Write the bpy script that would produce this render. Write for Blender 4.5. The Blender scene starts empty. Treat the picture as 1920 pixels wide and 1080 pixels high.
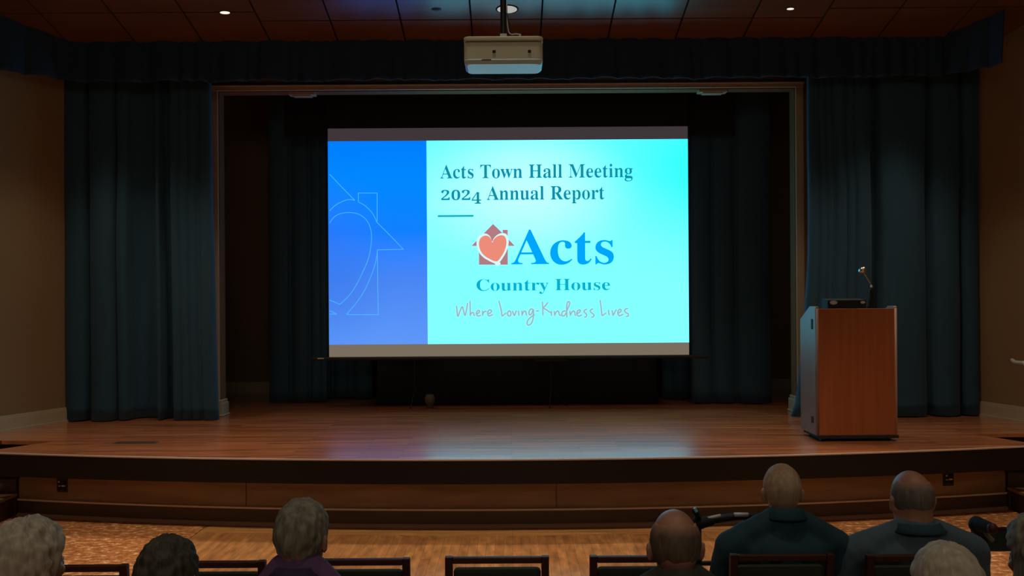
import bpy, bmesh, math, random, json
from mathutils import Vector, Matrix, noise, geometry
random.seed(7)
sc = bpy.context.scene
COL = sc.collection
PI = math.pi
vs = sc.view_settings
vs.view_transform = 'Standard'; vs.look = 'None'; vs.gamma = 1.0; vs.exposure = 0.0
vs.use_curve_mapping = False

# ---------------------------------------------------------------- measuring
F = 1600.0; CX = 958.0; HY = 555.0; H = 2.0; ROLL = 0.0065
def at(px, py, D):
    """world point seen at photo pixel (px,py) and standing at depth D"""
    x = px - (py - 540) * ROLL; y = py + (px - 960) * ROLL; s = F / D
    return Vector(((x - CX) / s, D, H + (HY - y) / s))

# ---------------------------------------------------------------- tagging
def tag(o, label=None, cat=None, group=None, kind=None):
    if label: o['label'] = label
    if cat: o['category'] = cat
    if group: o['group'] = group
    if kind: o['kind'] = kind
    return o
def empty(name, loc=(0, 0, 0), rz=0, label=None, cat=None, group=None):
    o = bpy.data.objects.new(name, None); COL.objects.link(o)
    o.location = loc; o.rotation_euler = (0, 0, rz); o.empty_display_size = .1
    return tag(o, label, cat, group)
def struct(o, label=None, cat=None):
    o['kind'] = 'structure'
    return tag(o, label, cat)
def copy_tree(o, parent=None):
    c = o.copy(); COL.objects.link(c); c.parent = parent
    for ch in [x for x in bpy.data.objects if x.parent is o]:
        copy_tree(ch, c)
    return c

# ---------------------------------------------------------------- materials
def lin(r, g, b):
    f = lambda c: (c / 255 / 12.92) if c / 255 <= .04045 else ((c / 255 + .055) / 1.055) ** 2.4
    return (f(r), f(g), f(b), 1)
def mat(name, col, rough=.6, metal=0, var=None, vscale=(8, 8, 8), vdet=4, bump=0, bscale=None, spec=.5, sheen=0, emit=None, estr=0, coat=0, gen='Object'):
    m = bpy.data.materials.new(name); m.use_nodes = True
    nt = m.node_tree; p = nt.nodes['Principled BSDF']
    p.inputs['Base Color'].default_value = col if len(col) == 4 else (*col, 1)
    p.inputs['Roughness'].default_value = rough; p.inputs['Metallic'].default_value = metal
    p.inputs['Specular IOR Level'].default_value = spec
    if sheen:
        p.inputs['Sheen Weight'].default_value = sheen; p.inputs['Sheen Roughness'].default_value = .5
    if coat: p.inputs['Coat Weight'].default_value = coat; p.inputs['Coat Roughness'].default_value = .25
    if emit:
        p.inputs['Emission Color'].default_value = emit; p.inputs['Emission Strength'].default_value = estr
    if var or bump:
        tc = nt.nodes.new('ShaderNodeTexCoord'); mp = nt.nodes.new('ShaderNodeMapping')
        mp.inputs['Scale'].default_value = vscale
        nt.links.new(tc.outputs[gen], mp.inputs['Vector'])
        n = nt.nodes.new('ShaderNodeTexNoise'); n.inputs['Scale'].default_value = 1; n.inputs['Detail'].default_value = vdet
        nt.links.new(mp.outputs[0], n.inputs['Vector'])
        if var:
            r = nt.nodes.new('ShaderNodeValToRGB'); e = r.color_ramp.elements
            e[0].position = .3; e[1].position = .7
            e[0].color = (*col[:3], 1); e[1].color = (*var[:3], 1)
            nt.links.new(n.outputs['Fac'], r.inputs['Fac']); nt.links.new(r.outputs['Color'], p.inputs['Base Color'])
        if bump:
            b = nt.nodes.new('ShaderNodeBump'); b.inputs['Strength'].default_value = bump; b.inputs['Distance'].default_value = .01
            nt.links.new(n.outputs['Fac'], b.inputs['Height']); nt.links.new(b.outputs[0], p.inputs['Normal'])
    return m
def boards(name, c1, c2, cm, bw, bh, rot=0, rough=.35, grain=(2, 40, 1), gap=.006, coat=0, spec=.5):
    """wood strips: brick pattern of boards with grain noise"""
    m = bpy.data.materials.new(name); m.use_nodes = True
    nt = m.node_tree; p = nt.nodes['Principled BSDF']; L = nt.links.new
    tc = nt.nodes.new('ShaderNodeTexCoord'); mp = nt.nodes.new('ShaderNodeMapping')
    mp.inputs['Rotation'].default_value = (0, 0, rot)
    L(tc.outputs['Object'], mp.inputs['Vector'])
    br = nt.nodes.new('ShaderNodeTexBrick'); br.offset = .37; br.offset_frequency = 3
    br.inputs['Scale'].default_value = 1; br.inputs['Brick Width'].default_value = bw; br.inputs['Row Height'].default_value = bh
    br.inputs['Mortar Size'].default_value = gap * .25; br.inputs['Mortar Smooth'].default_value = .3; br.inputs['Bias'].default_value = 0
    br.inputs['Color1'].default_value = c1; br.inputs['Color2'].default_value = c2; br.inputs['Mortar'].default_value = cm
    L(mp.outputs[0], br.inputs['Vector'])
    g = nt.nodes.new('ShaderNodeMapping'); g.inputs['Scale'].default_value = grain; L(mp.outputs[0], g.inputs['Vector'])
    n = nt.nodes.new('ShaderNodeTexNoise'); n.inputs['Scale'].default_value = 1; n.inputs['Detail'].default_value = 5; L(g.outputs[0], n.inputs['Vector'])
    mr = nt.nodes.new('ShaderNodeMapRange'); mr.inputs['From Min'].default_value = .3; mr.inputs['From Max'].default_value = .7
    mr.inputs['To Min'].default_value = .62; mr.inputs['To Max'].default_value = 1.3; L(n.outputs['Fac'], mr.inputs['Value'])
    mx = nt.nodes.new('ShaderNodeVectorMath'); mx.operation = 'SCALE'; L(br.outputs['Color'], mx.inputs[0]); L(mr.outputs[0], mx.inputs['Scale'])
    L(mx.outputs[0], p.inputs['Base Color'])
    p.inputs['Roughness'].default_value = rough; p.inputs['Specular IOR Level'].default_value = spec
    if coat: p.inputs['Coat Weight'].default_value = coat; p.inputs['Coat Roughness'].default_value = .20; p.inputs['Coat IOR'].default_value = 1.75
    b = nt.nodes.new('ShaderNodeBump'); b.inputs['Strength'].default_value = .12; b.inputs['Distance'].default_value = .004
    L(n.outputs['Fac'], b.inputs['Height']); L(b.outputs[0], p.inputs['Normal'])
    return m
def glow(name, col, strength=1.0):
    m = bpy.data.materials.new(name); m.use_nodes = True; nt = m.node_tree
    for n in list(nt.nodes):
        if n.type == 'BSDF_PRINCIPLED': nt.nodes.remove(n)
    e = nt.nodes.new('ShaderNodeEmission'); e.inputs[0].default_value = col; e.inputs[1].default_value = strength
    nt.links.new(e.outputs[0], nt.nodes['Material Output'].inputs[0])
    return m

M = {}
M['stage'] = boards('stage_boards', (.40, .115, .038, 1), (.66, .22, .080, 1), (.09, .03, .013, 1), .95, .057, rough=.3, spec=.6, coat=1)
M['parquet'] = boards('hall_parquet', (.48, .20, .066, 1), (.60, .275, .094, 1), (.2, .09, .03, 1), .5, .07, rot=PI/2, rough=.5, grain=(5, 17, 1))
M['border'] = boards('parquet_border_lit', (.60, .28, .09, 1), (.68, .35, .12, 1), (.2, .09, .03, 1), .8, .06, rough=.5)  # border boards, lightened to paint in the bright band of light
M['ceil'] = mat('cherry_ceiling_panel', (.15, .052, .022), rough=.36, var=(.20, .072, .03), vscale=(.8, 14, 4), bump=.02, coat=.8)
M['groove'] = mat('ceiling_groove', (.006, .004, .004), rough=.9)
M['wall'] = mat('tan_wall_paint', (.27, .178, .088), rough=.85, var=(.285, .19, .095), vscale=(1.5, 1.5, 1.5))
M['wallstage'] = mat('stage_wing_paint', (.24, .17, .10), rough=.9)
M['trim'] = mat('cream_trim_paint', (.50, .42, .29), rough=.5)
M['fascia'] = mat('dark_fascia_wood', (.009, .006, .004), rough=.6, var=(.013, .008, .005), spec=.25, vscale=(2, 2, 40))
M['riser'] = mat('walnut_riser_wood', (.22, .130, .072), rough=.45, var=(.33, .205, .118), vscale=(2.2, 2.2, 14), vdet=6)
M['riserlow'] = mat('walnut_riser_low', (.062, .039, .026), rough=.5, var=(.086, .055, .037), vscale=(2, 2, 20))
M['nosing'] = mat('nosing_painted_highlight', (.55, .44, .37), rough=.45)  # bright tone paints in the thin light line along the stage edge
M['ledgetop'] = mat('pale_ledge_highlight', (.72, .56, .47), rough=.5)  # pale tone paints the highlight onto the ledge
M['casing'] = mat('tan_casing_paint', (.50, .40, .26), rough=.6)
M['reveal'] = mat('reveal_paint', (.20, .115, .05), rough=.9)
M['collarp'] = mat('dark_purple_collar', (.05, .035, .11), rough=.9)
M['ledge'] = mat('ledge_wood', (.42, .27, .18), rough=.4)
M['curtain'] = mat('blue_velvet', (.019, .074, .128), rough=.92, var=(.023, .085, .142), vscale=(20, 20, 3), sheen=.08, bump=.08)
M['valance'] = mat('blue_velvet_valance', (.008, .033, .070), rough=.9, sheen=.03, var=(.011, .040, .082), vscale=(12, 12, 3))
M['leg'] = mat('blue_leg_velvet', (.024, .075, .115), rough=.9, sheen=.1)
M['black'] = mat('black_drape', (.008, .009, .012), rough=.95)
M['blackm'] = mat('black_plastic', (.012, .012, .013), rough=.45)
M['blackmat'] = mat('black_matte', (.008, .008, .008), rough=.8)
M['screen'] = mat('screen_fabric', (.80, .74, .68), rough=.9)
M['chrome'] = mat('brushed_steel', (.72, .70, .66), rough=.28, metal=1)
M['silver'] = mat('silver_plastic', (.6, .6, .58), rough=.4)
M['lect'] = mat('cherry_lectern', (.27, .068, .018), rough=.5, var=(.33, .09, .025), vscale=(26, 26, 1.2), vdet=6)
M['lectside'] = mat('lectern_side_laminate', (.20, .11, .08), rough=.42, var=(.22, .12, .085), vscale=(20, 20, 1))
M['proj'] = mat('projector_shell', (.70, .70, .54), rough=.42)
M['projlow'] = mat('projector_lower_screen_tint', (.62, .85, .92), rough=.35)  # blue tint paints in the screen's light on the projector's underside
M['mahog'] = mat('mahogany', (.060, .014, .009), rough=.55, var=(.08, .021, .013), vscale=(30, 30, 3))
M['green'] = mat('dark_green_upholstery', (.030, .042, .032), rough=.85, var=(.04, .054, .04), vscale=(60, 60, 60))
M['teal'] = mat('teal_shirt_cloth', (.016, .062, .095), rough=.85, var=(.021, .074, .11), vscale=(9, 9, 9), bump=.15)
M['polo'] = mat('slate_blue_polo', (.082, .145, .205), rough=.85, var=(.10, .168, .23), vscale=(9, 9, 9), bump=.15)
M['purple'] = mat('purple_jersey', (.14, .07, .20), rough=.85, var=(.17, .09, .235), vscale=(8, 8, 8), bump=.1)
M['olive'] = mat('dark_olive_shirt', (.050, .056, .045), rough=.9, var=(.06, .066, .052), vscale=(9, 9, 9))
M['navy'] = mat('navy_cardigan', (.022, .024, .045), rough=.9)
M['plum'] = mat('dark_plum_jacket', (.035, .018, .035), rough=.9)
M['char'] = mat('charcoal_sweater', (.045, .045, .045), rough=.9)
M['cream'] = mat('cream_blouse', (.4, .36, .3), rough=.9)
M['trouser'] = mat('dark_trousers', (.03, .03, .035), rough=.9)
M['shoe'] = mat('black_shoe_leather', (.02, .015, .012), rough=.5)
M['skin'] = mat('ruddy_skin', (.43, .215, .145), rough=.5, var=(.49, .26, .18), vscale=(18, 18, 18))
M['skin2'] = mat('pale_skin', (.52, .33, .23), rough=.5, var=(.46, .27, .19), vscale=(18, 18, 18))
M['eye'] = mat('eye_white', (.8, .78, .75), rough=.3)
M['iris'] = mat('iris_brown', (.05, .03, .02), rough=.3)
def hairmat(n, a, b, thin=(.45, .25, .17)):
    m = mat(n, a, rough=.75, var=b, vscale=(60, 60, 14), vdet=6, bump=.5)          # scalp shows where the hair thins out
    nt = m.node_tree; p = nt.nodes['Principled BSDF']; src = p.inputs['Base Color'].links[0].from_socket
    at_ = nt.nodes.new('ShaderNodeAttribute'); at_.attribute_name = 'hair_cover'
    mx = nt.nodes.new('ShaderNodeMix'); mx.data_type = 'RGBA'; mx.inputs[6].default_value = (*thin, 1)
    nt.links.new(at_.outputs['Fac'], mx.inputs[0]); nt.links.new(src, mx.inputs[7]); nt.links.new(mx.outputs[2], p.inputs['Base Color'])
    return m
M['h_white'] = hairmat('white_hair', (.42, .40, .32), (.66, .63, .54))
M['h_gray'] = hairmat('silver_gray_hair', (.13, .135, .11), (.34, .34, .28))
M['h_dark'] = hairmat('dark_gray_brown_hair', (.035, .035, .026), (.10, .098, .075))
M['h_crew'] = hairmat('sandy_gray_crew_cut', (.40, .31, .20), (.58, .47, .32))
M['h_fringe'] = hairmat('gray_fringe', (.13, .125, .11), (.22, .21, .19))
M['h_brown'] = hairmat('brown_gray_fringe', (.10, .075, .055), (.17, .14, .105))
M['lamp'] = glow('downlight_lamp', (1, .93, .78, 1), 1.0)
M['can'] = mat('downlight_reflector', (.75, .74, .66), rough=.35, emit=(.9, .88, .74, 1), estr=.35)

# ---------------------------------------------------------------- mesh tools
def link(name, bm, m=None, parent=None, smooth=False, bevel=0, auto=None, loc=None):
    me = bpy.data.meshes.new(name); bmesh.ops.recalc_face_normals(bm, faces=bm.faces[:]); bm.to_mesh(me); bm.free()
    o = bpy.data.objects.new(name, me); COL.objects.link(o)
    if m is not None: me.materials.append(m)
    if parent is not None: o.parent = parent
    if loc is not None: o.location = loc
    if smooth: me.polygons.foreach_set('use_smooth', [True] * len(me.polygons))
    if bevel:
        b = o.modifiers.new('b', 'BEVEL'); b.width = bevel; b.segments = 2; b.limit_method = 'ANGLE'
    return o
def box(bm, c, d, rot=None):
    r = bmesh.ops.create_cube(bm, size=1)
    mx = Matrix.Translation(c) @ (rot.to_4x4() if rot else Matrix()) @ Matrix.Diagonal((*d, 1))
    bmesh.ops.transform(bm, matrix=mx, verts=r['verts']); return r['verts']
def boxx(bm, x0, x1, y0, y1, z0, z1):
    return box(bm, ((x0+x1)/2, (y0+y1)/2, (z0+z1)/2), (abs(x1-x0), abs(y1-y0), abs(z1-z0)))
def prism(bm, pts, z0, z1, swap=None):
    """vertical prism from outline pts [(x,y)]"""
    f = swap or (lambda x, y, z: (x, y, z))
    a = [bm.verts.new(f(x, y, z0)) for x, y in pts]; b = [bm.verts.new(f(x, y, z1)) for x, y in pts]
    n = len(pts)
    for i in range(n): bm.faces.new((a[i], a[(i+1) % n], b[(i+1) % n], b[i]))
    fa = bm.faces.new(a[::-1]); fb = bm.faces.new(b); bm.normal_update()
    bmesh.ops.triangulate(bm, faces=[fa, fb], ngon_method='EAR_CLIP')
def tube(bm, pts, r, seg=10, r2=None, cap=True):
    pts = [Vector(p) for p in pts]; n = len(pts); rings = []
    up = Vector((0, 0, 1))
    for i, p in enumerate(pts):
        t = (pts[min(i+1, n-1)] - pts[max(i-1, 0)]).normalized()
        u = t.cross(up)
        if u.length < .05: u = t.cross(Vector((0, 1, 0)))
        u.normalize(); v = u.cross(t).normalized()
        rr = r if r2 is None else r + (r2 - r) * i / (n - 1)
        rings.append([bm.verts.new(p + rr * (math.cos(2*PI*k/seg) * u + math.sin(2*PI*k/seg) * v)) for k in range(seg)])
    for a, b in zip(rings, rings[1:]):
        for k in range(seg): bm.faces.new((a[k], a[(k+1) % seg], b[(k+1) % seg], b[k]))
    if cap: bm.faces.new(rings[0][::-1]); bm.faces.new(rings[-1])
def lathe(bm, prof, c=(0, 0, 0), seg=24, axis=None):
    c = Vector(c); rings = []
    R = Vector((0, 0, 1)).rotation_difference(Vector(axis).normalized()).to_matrix() if axis else Matrix.Identity(3)
    for r, z in prof:
        rings.append([bm.verts.new(c + R @ Vector((max(r, 1e-4) * math.cos(2*PI*k/seg), max(r, 1e-4) * math.sin(2*PI*k/seg), z))) for k in range(seg)])
    for a, b in zip(rings, rings[1:]):
        for k in range(seg): bm.faces.new((a[k], a[(k+1) % seg], b[(k+1) % seg], b[k]))
    bm.faces.new(rings[0][::-1]); bm.faces.new(rings[-1])
def ellipsoid(bm, c, r, rot=None, u=20, v=14):
    c = Vector(c); R = rot if rot else Matrix.Identity(3); rings = []
    P = lambda x, y, z: bm.verts.new(c + R @ Vector((x * r[0], y * r[1], z * r[2])))
    top = P(0, 0, 1); bot = P(0, 0, -1)
    for j in range(1, v):
        a = PI * j / v
        rings.append([P(math.sin(a) * math.cos(2*PI*k/u), math.sin(a) * math.sin(2*PI*k/u), math.cos(a)) for k in range(u)])
    for a, b in zip(rings, rings[1:]):
        for k in range(u): bm.faces.new((a[k], b[k], b[(k+1) % u], a[(k+1) % u]))
    for k in range(u):
        bm.faces.new((top, rings[0][k], rings[0][(k+1) % u])); bm.faces.new((bot, rings[-1][(k+1) % u], rings[-1][k]))
def capsule(bm, p, q, r1, r2=None):
    r2 = r1 if r2 is None else r2
    p = Vector(p); q = Vector(q); n = max(4, int((q-p).length / (min(r1, r2) * .45)))
    tube(bm, [p.lerp(q, i/n) for i in range(n+1)], r1, 14, r2)
    ellipsoid(bm, p, (r1,)*3, u=14, v=10); ellipsoid(bm, q, (r2,)*3, u=14, v=10)
def smooth_path(pts, n=6, closed=False):
    P = [Vector(p) for p in pts]; out = []; N = len(P)
    for i in range(N if closed else N-1):
        g = (lambda k: P[k % N]) if closed else (lambda k: P[max(0, min(N-1, k))])
        p0, p1, p2, p3 = g(i-1), g(i), g(i+1), g(i+2)
        for k in range(n):
            t = k/n
            out.append(.5*((2*p1)+(-p0+p2)*t+(2*p0-5*p1+4*p2-p3)*t*t+(-p0+3*p1-3*p2+p3)*t**3))
    if not closed: out.append(P[-1])
    return out
def remeshed(name, bm, m, parent, voxel=.008, it=4):
    me = bpy.data.meshes.new('tmp'); bm.to_mesh(me); bm.free()
    o = bpy.data.objects.new('tmp', me); COL.objects.link(o)
    r = o.modifiers.new('r', 'REMESH'); r.mode = 'VOXEL'; r.voxel_size = voxel; r.use_smooth_shade = True
    s = o.modifiers.new('s', 'SMOOTH'); s.iterations = it; s.factor = .6
    dg = bpy.context.evaluated_depsgraph_get()
    nm = bpy.data.meshes.new_from_object(o.evaluated_get(dg)); nm.name = name
    bpy.data.objects.remove(o); bpy.data.meshes.remove(me)
    n = bpy.data.objects.new(name, nm); COL.objects.link(n); n.parent = parent
    nm.materials.clear(); nm.materials.append(m)
    nm.polygons.foreach_set('use_smooth', [True] * len(nm.polygons))
    return n
# ================================================================ CAMERA
cam = bpy.data.cameras.new('camera'); co = bpy.data.objects.new('camera', cam); COL.objects.link(co)
cam.sensor_width = 36; cam.lens = F / 1920 * 36
cam.shift_x = (960 - CX) / 1920; cam.shift_y = (HY - 540) / 1920
co.location = (0, 0, H)
co.matrix_world = Matrix.Translation((0, 0, H)) @ Matrix.Rotation(ROLL, 4, 'Y') @ Matrix.Rotation(PI/2, 4, 'X')
cam.clip_end = 100; sc.camera = co

# ================================================================ HALL SHELL
ZS = .65                                   # stage height
def ceil_z(y): return 4.72 + .247 * (9.1 - y)
bm = bmesh.new(); prism(bm, [(-2.68, -5), (2.68, -5), (2.68, 8.2), (-2.68, 8.2)], -.12, 0)
struct(link('floor', bm, M['parquet']), 'honey oak parquet floor in front of the stage', 'floor')
for s, nm in ((-1, 'floor_carpet_left'), (1, 'floor_carpet_right')):
    bm = bmesh.new(); pts = [(s*2.684, -5), (s*7, -5), (s*7, 9.2), (s*2.684, 9.2)]
    prism(bm, pts if s > 0 else pts[::-1], -.12, .004)
    m = M.get('carpet')
    if not m:
        m = bpy.data.materials.new('mottled_carpet'); m.use_nodes = True; nt = m.node_tree; p = nt.nodes['Principled BSDF']
        tc = nt.nodes.new('ShaderNodeTexCoord'); mp = nt.nodes.new('ShaderNodeMapping'); mp.inputs['Scale'].default_value = (9, 14, 1)
        nt.links.new(tc.outputs['Object'], mp.inputs[0])
        n = nt.nodes.new('ShaderNodeTexNoise'); n.inputs['Scale'].default_value = 1.6; n.inputs['Detail'].default_value = 8; n.inputs['Roughness'].default_value = .7
        nt.links.new(mp.outputs[0], n.inputs[0])
        r = nt.nodes.new('ShaderNodeValToRGB'); e = r.color_ramp.elements
        e[0].position = .40; e[0].color = (.30, .12, .035, 1); e[1].position = .61; e[1].color = (1.0, .68, .36, 1)
        x = e.new(.47); x.color = (.52, .18, .05, 1); x = e.new(.55); x.color = (.64, .26, .08, 1)
        nt.links.new(n.outputs[0], r.inputs[0]); nt.links.new(r.outputs[0], p.inputs['Base Color']); p.inputs['Roughness'].default_value = .9
        M['carpet'] = m
    struct(link(nm, bm, m), 'mottled orange carpet beside the parquet', 'carpet')

# side walls: splayed beside the stage, then straight back along the hall
def wall_poly(path, z0, z1, t, name, m, label=None):
    bm = bmesh.new(); n = len(path); P = [Vector((x, y)) for x, y in path]; off = []
    for i in range(n):
        a = P[max(i-1, 0)]; b = P[min(i+1, n-1)]; d = (b-a).normalized(); off.append(P[i] + Vector((-d.y, d.x)) * t)
    prism(bm, [tuple(p) for p in P] + [tuple(p) for p in off[::-1]], z0, z1)
    return link(name, bm, m)
WL = [(-4.72, 9.9), (-4.94, 9.3), (-5.42, 8.2), (-6.6, 5.4), (-6.6, -5)]
WR = [(6.6, -5), (6.6, 5.6), (5.53, 8.3), (5.15, 9.44), (4.98, 9.9)]
struct(wall_poly(WL, -.1, 7.2, -.15, 'wall_left', M['wall']), 'tan splayed side wall left of the stage', 'wall')
struct(wall_poly(WR, -.1, 7.2, -.15, 'wall_right', M['wall']), 'tan splayed side wall right of the stage', 'wall')
bm = bmesh.new(); boxx(bm, -6.8, 6.8, -5.15, -5, -.1, 7.2); struct(link('wall_back', bm, M['wall']), 'tan wall behind the audience', 'wall')
def base_strip(name, path, h=.16, t=.025, z=ZS):
    """baseboard along an inner wall line: board and moulded cap"""
    n = len(path); P = [Vector(p) for p in path]
    bm = bmesh.new()
    for (tt, z0, z1) in ((t, 0, h*.82), (t*.62, h*.82, h*.94), (t*.3, h*.94, h), (t*1.7, 0, .02)):
        off = []
        for i in range(n):
            a = P[max(i-1, 0)]; b = P[min(i+1, n-1)]; d = (b-a).normalized(); off.append(P[i] + Vector((-d.y, d.x)) * tt)
        prism(bm, [tuple(p) for p in P] + [tuple(p) for p in off[::-1]], z+z0, z+z1)
    return struct(link(name, bm, M['trim']))
base_strip('baseboard_left', [(-4.75, 9.75), (-4.94, 9.3), (-5.42, 8.2)], t=.025)
base_strip('baseboard_right', [(5.53, 8.3), (5.15, 9.44), (5.03, 9.75)], t=.025)

# sloping cherry panel ceiling: panels with real joints over a dark deck
XJ = [.33 + .718 * k for k in range(-10, 10)]
bm = bmesh.new()
yr = [12.2, 9.13, 8.70, 6.2, 3.7, 1.2, -1.3]
for i in range(len(XJ) - 1):
    x0, x1 = XJ[i], XJ[i+1]
    for j in range(1, len(yr) - 1):
        y0 = yr[j]; y1 = yr[j+1]
        if abs((x0+x1)/2) > 2.9:
            y0 = y0 - (.16 if j > 1 else 0); y1 = y1 - .16
        g = .009
        ys = (y0 - g, y1 + g)
        V = []
        for z_ in (0, .02):
            for (x, y) in ((x0+g, ys[0]), (x1-g, ys[0]), (x1-g, ys[1]), (x0+g, ys[1])):
                V.append(bm.verts.new((x, y, ceil_z(y) + z_)))
        for f in ((0, 1, 2, 3), (7, 6, 5, 4), (0, 4, 5, 1), (1, 5, 6, 2), (2, 6, 7, 3), (3, 7, 4, 0)): bm.faces.new([V[k] for k in f])
struct(link('ceiling', bm, M['ceil']), 'sloping cherry wood panel ceiling with dark joints', 'ceiling')
bm = bmesh.new()
V = [bm.verts.new((x, y, ceil_z(y) + z_)) for z_ in (.024, .12) for x, y in ((-7, 9.2), (7, 9.2), (7, -1.4), (-7, -1.4))]
for f in ((0, 1, 2, 3), (7, 6, 5, 4), (0, 4, 5, 1), (1, 5, 6, 2), (2, 6, 7, 3), (3, 7, 4, 0)): bm.faces.new([V[k] for k in f])
struct(link('ceiling_deck', bm, M['groove']))
bm = bmesh.new(); boxx(bm, -7, 7, -5.2, -1.3, 7.3, 7.4); struct(link('ceiling_rear', bm, M['ceil']))

# ================================================================ PROSCENIUM AND STAGE HOUSE
OL, OR_, OT = -3.33, 3.26, 4.36
bm = bmesh.new()
boxx(bm, -4.9, OL, 9.75, 9.9, ZS, 5.3); boxx(bm, OR_, 5.1, 9.75, 9.9, ZS, 5.3); boxx(bm, OL, OR_, 9.75, 9.9, OT, 5.3)
struct(link('wall_proscenium', bm, M['wall']), 'tan proscenium wall around the stage opening', 'wall')
bm = bmesh.new()
for x0, x1 in ((OL - .09, OL), (OR_, OR_ + .09)):
    boxx(bm, x0, x1, 9.725, 9.75, ZS, OT + .05)
boxx(bm, OL - .09, OR_ + .09, 9.72, 9.75, OT, OT + .055)
boxx(bm, OL - .10, OR_ + .10, 9.705, 9.75, OT + .045, OT + .06)
struct(link('trim_1', bm, M['casing'], bevel=.004), 'cream casing around the stage opening', 'trim')
bm = bmesh.new()
for x0, x1 in ((OL - .01, OL + .012), (OR_ - .012, OR_ + .01)): boxx(bm, x0, x1, 9.752, 9.91, ZS, OT)
boxx(bm, OL, OR_, 9.752, 9.91, OT - .012, OT + .01)
struct(link('trim_2', bm, M['reveal']), 'dark reveal lining the stage opening', 'trim')
for k, (x0, x1) in enumerate(((OL - .11, OL + .045), (OR_ - .045, OR_ + .11))):
    bm = bmesh.new(); boxx(bm, x0, x1, 9.69, 9.92, ZS, ZS + .15); boxx(bm, x0 + .012, x1 - .012, 9.70, 9.91, ZS + .15, ZS + .185)
    boxx(bm, x0 - .012, x1 + .012, 9.675, 9.93, ZS, ZS + .02)
    struct(link(('baseboard_jamb_left', 'baseboard_jamb_right')[k], bm, M['trim'], bevel=.006))
bm = bmesh.new(); boxx(bm, -5, 5, 12.05, 12.2, ZS, 5.3); boxx(bm, -5, -4.85, 9.9, 12.2, ZS, 5.3); boxx(bm, 4.85, 5, 9.9, 12.2, ZS, 5.3)
struct(link('wall_stage_house', bm, M['wallstage']), 'dim brown wall at the rear of the stage', 'wall')
bm = bmesh.new(); boxx(bm, -5, 5, 9.0, 12.2, 5.3, 5.4); struct(link('ceiling_stage_house', bm, M['black']))
base_strip('baseboard_stage', [(-4.85, 12.05), (4.85, 12.05)], t=-.02)

# stage platform
R0 = 22.7; Y0 = 7.08
def arc(t, dr=0): return ((R0 - 0 + dr) * math.sin(t), Y0 + R0 - (R0 + dr) * math.cos(t))
TM = .2085
ts = [-TM + 2*TM*i/60 for i in range(61)]
pts = [arc(t) for t in ts] + [(4.41, 8.17), (5.52, 8.2), (5.13, 9.44), (4.98, 9.74), (4.84, 9.8), (4.84, 12.04), (-4.84, 12.04), (-4.84, 9.8), (-4.74, 9.74), (-4.93, 9.3), (-5.41, 8.2), (-4.34, 8.10)]
bm = bmesh.new(); prism(bm, pts, ZS - .035, ZS)
stage = struct(link('floor_stage', bm, M['stage'], bevel=.008), 'cherry board stage floor with a curved front edge', 'floor')
def sweep(name, prof, m, t0=-TM, t1=TM, n=60, R=R0, Y=Y0, label=None):
    """closed profile [(out,z)] swept along the stage front arc"""
    bm = bmesh.new(); rings = []
    for i in range(n+1):
        t = t0 + (t1-t0)*i/n
        rings.append([bm.verts.new(((R + dr) * math.sin(t), Y + R - (R + dr) * math.cos(t), z)) for dr, z in prof])
    k = len(prof)
    for a, b in zip(rings, rings[1:]):
        for j in range(k): bm.faces.new((a[j], a[(j+1) % k], b[(j+1) % k], b[j]))
    bm.faces.new(rings[0]); bm.faces.new(rings[-1][::-1])
    return link(name, bm, m)
struct(sweep('trim_nosing', [(-.02, ZS-.016), (-.02, ZS-.001), (.010, ZS-.001), (.013, ZS-.007), (.010, ZS-.016)], M['nosing']), 'thin rounded nosing on the stage edge', 'trim')
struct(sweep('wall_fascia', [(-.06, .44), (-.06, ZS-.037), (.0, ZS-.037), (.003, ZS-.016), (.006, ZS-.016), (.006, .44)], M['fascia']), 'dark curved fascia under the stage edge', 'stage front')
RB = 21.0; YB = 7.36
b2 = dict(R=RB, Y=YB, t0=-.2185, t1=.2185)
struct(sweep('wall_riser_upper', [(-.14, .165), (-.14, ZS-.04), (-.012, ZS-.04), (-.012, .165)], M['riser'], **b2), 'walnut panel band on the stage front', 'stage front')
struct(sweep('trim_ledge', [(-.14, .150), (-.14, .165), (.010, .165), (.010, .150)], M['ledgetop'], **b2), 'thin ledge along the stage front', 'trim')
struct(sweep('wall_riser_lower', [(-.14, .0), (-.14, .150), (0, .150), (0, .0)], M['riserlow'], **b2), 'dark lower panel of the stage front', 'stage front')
struct(sweep('trim_base', [(-.02, .0), (-.02, .035), (.006, .035), (.022, .02), (.022, .0)], M['ledge'], **b2), 'base moulding of the stage front', 'trim')
struct(sweep('floor_border', [(.02, -.01), (.02, .003), (.24, .003), (.24, -.01)], M['border'], R=RB, Y=YB, t0=-.126, t1=.126), 'parquet border along the stage with its bright light band painted in', 'floor')
# vertical butt joints of the riser band
for k, px in enumerate((455, 1040)):
    t = math.asin((px - CX) / 215 / RB)
    bm = bmesh.new(); x = (RB - .011) * math.sin(t); y = YB + RB - (RB - .011) * math.cos(t)
    box(bm, (x, y, .30), (.004, .006, .26)); struct(link('trim_joint', bm, M['fascia']))

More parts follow.
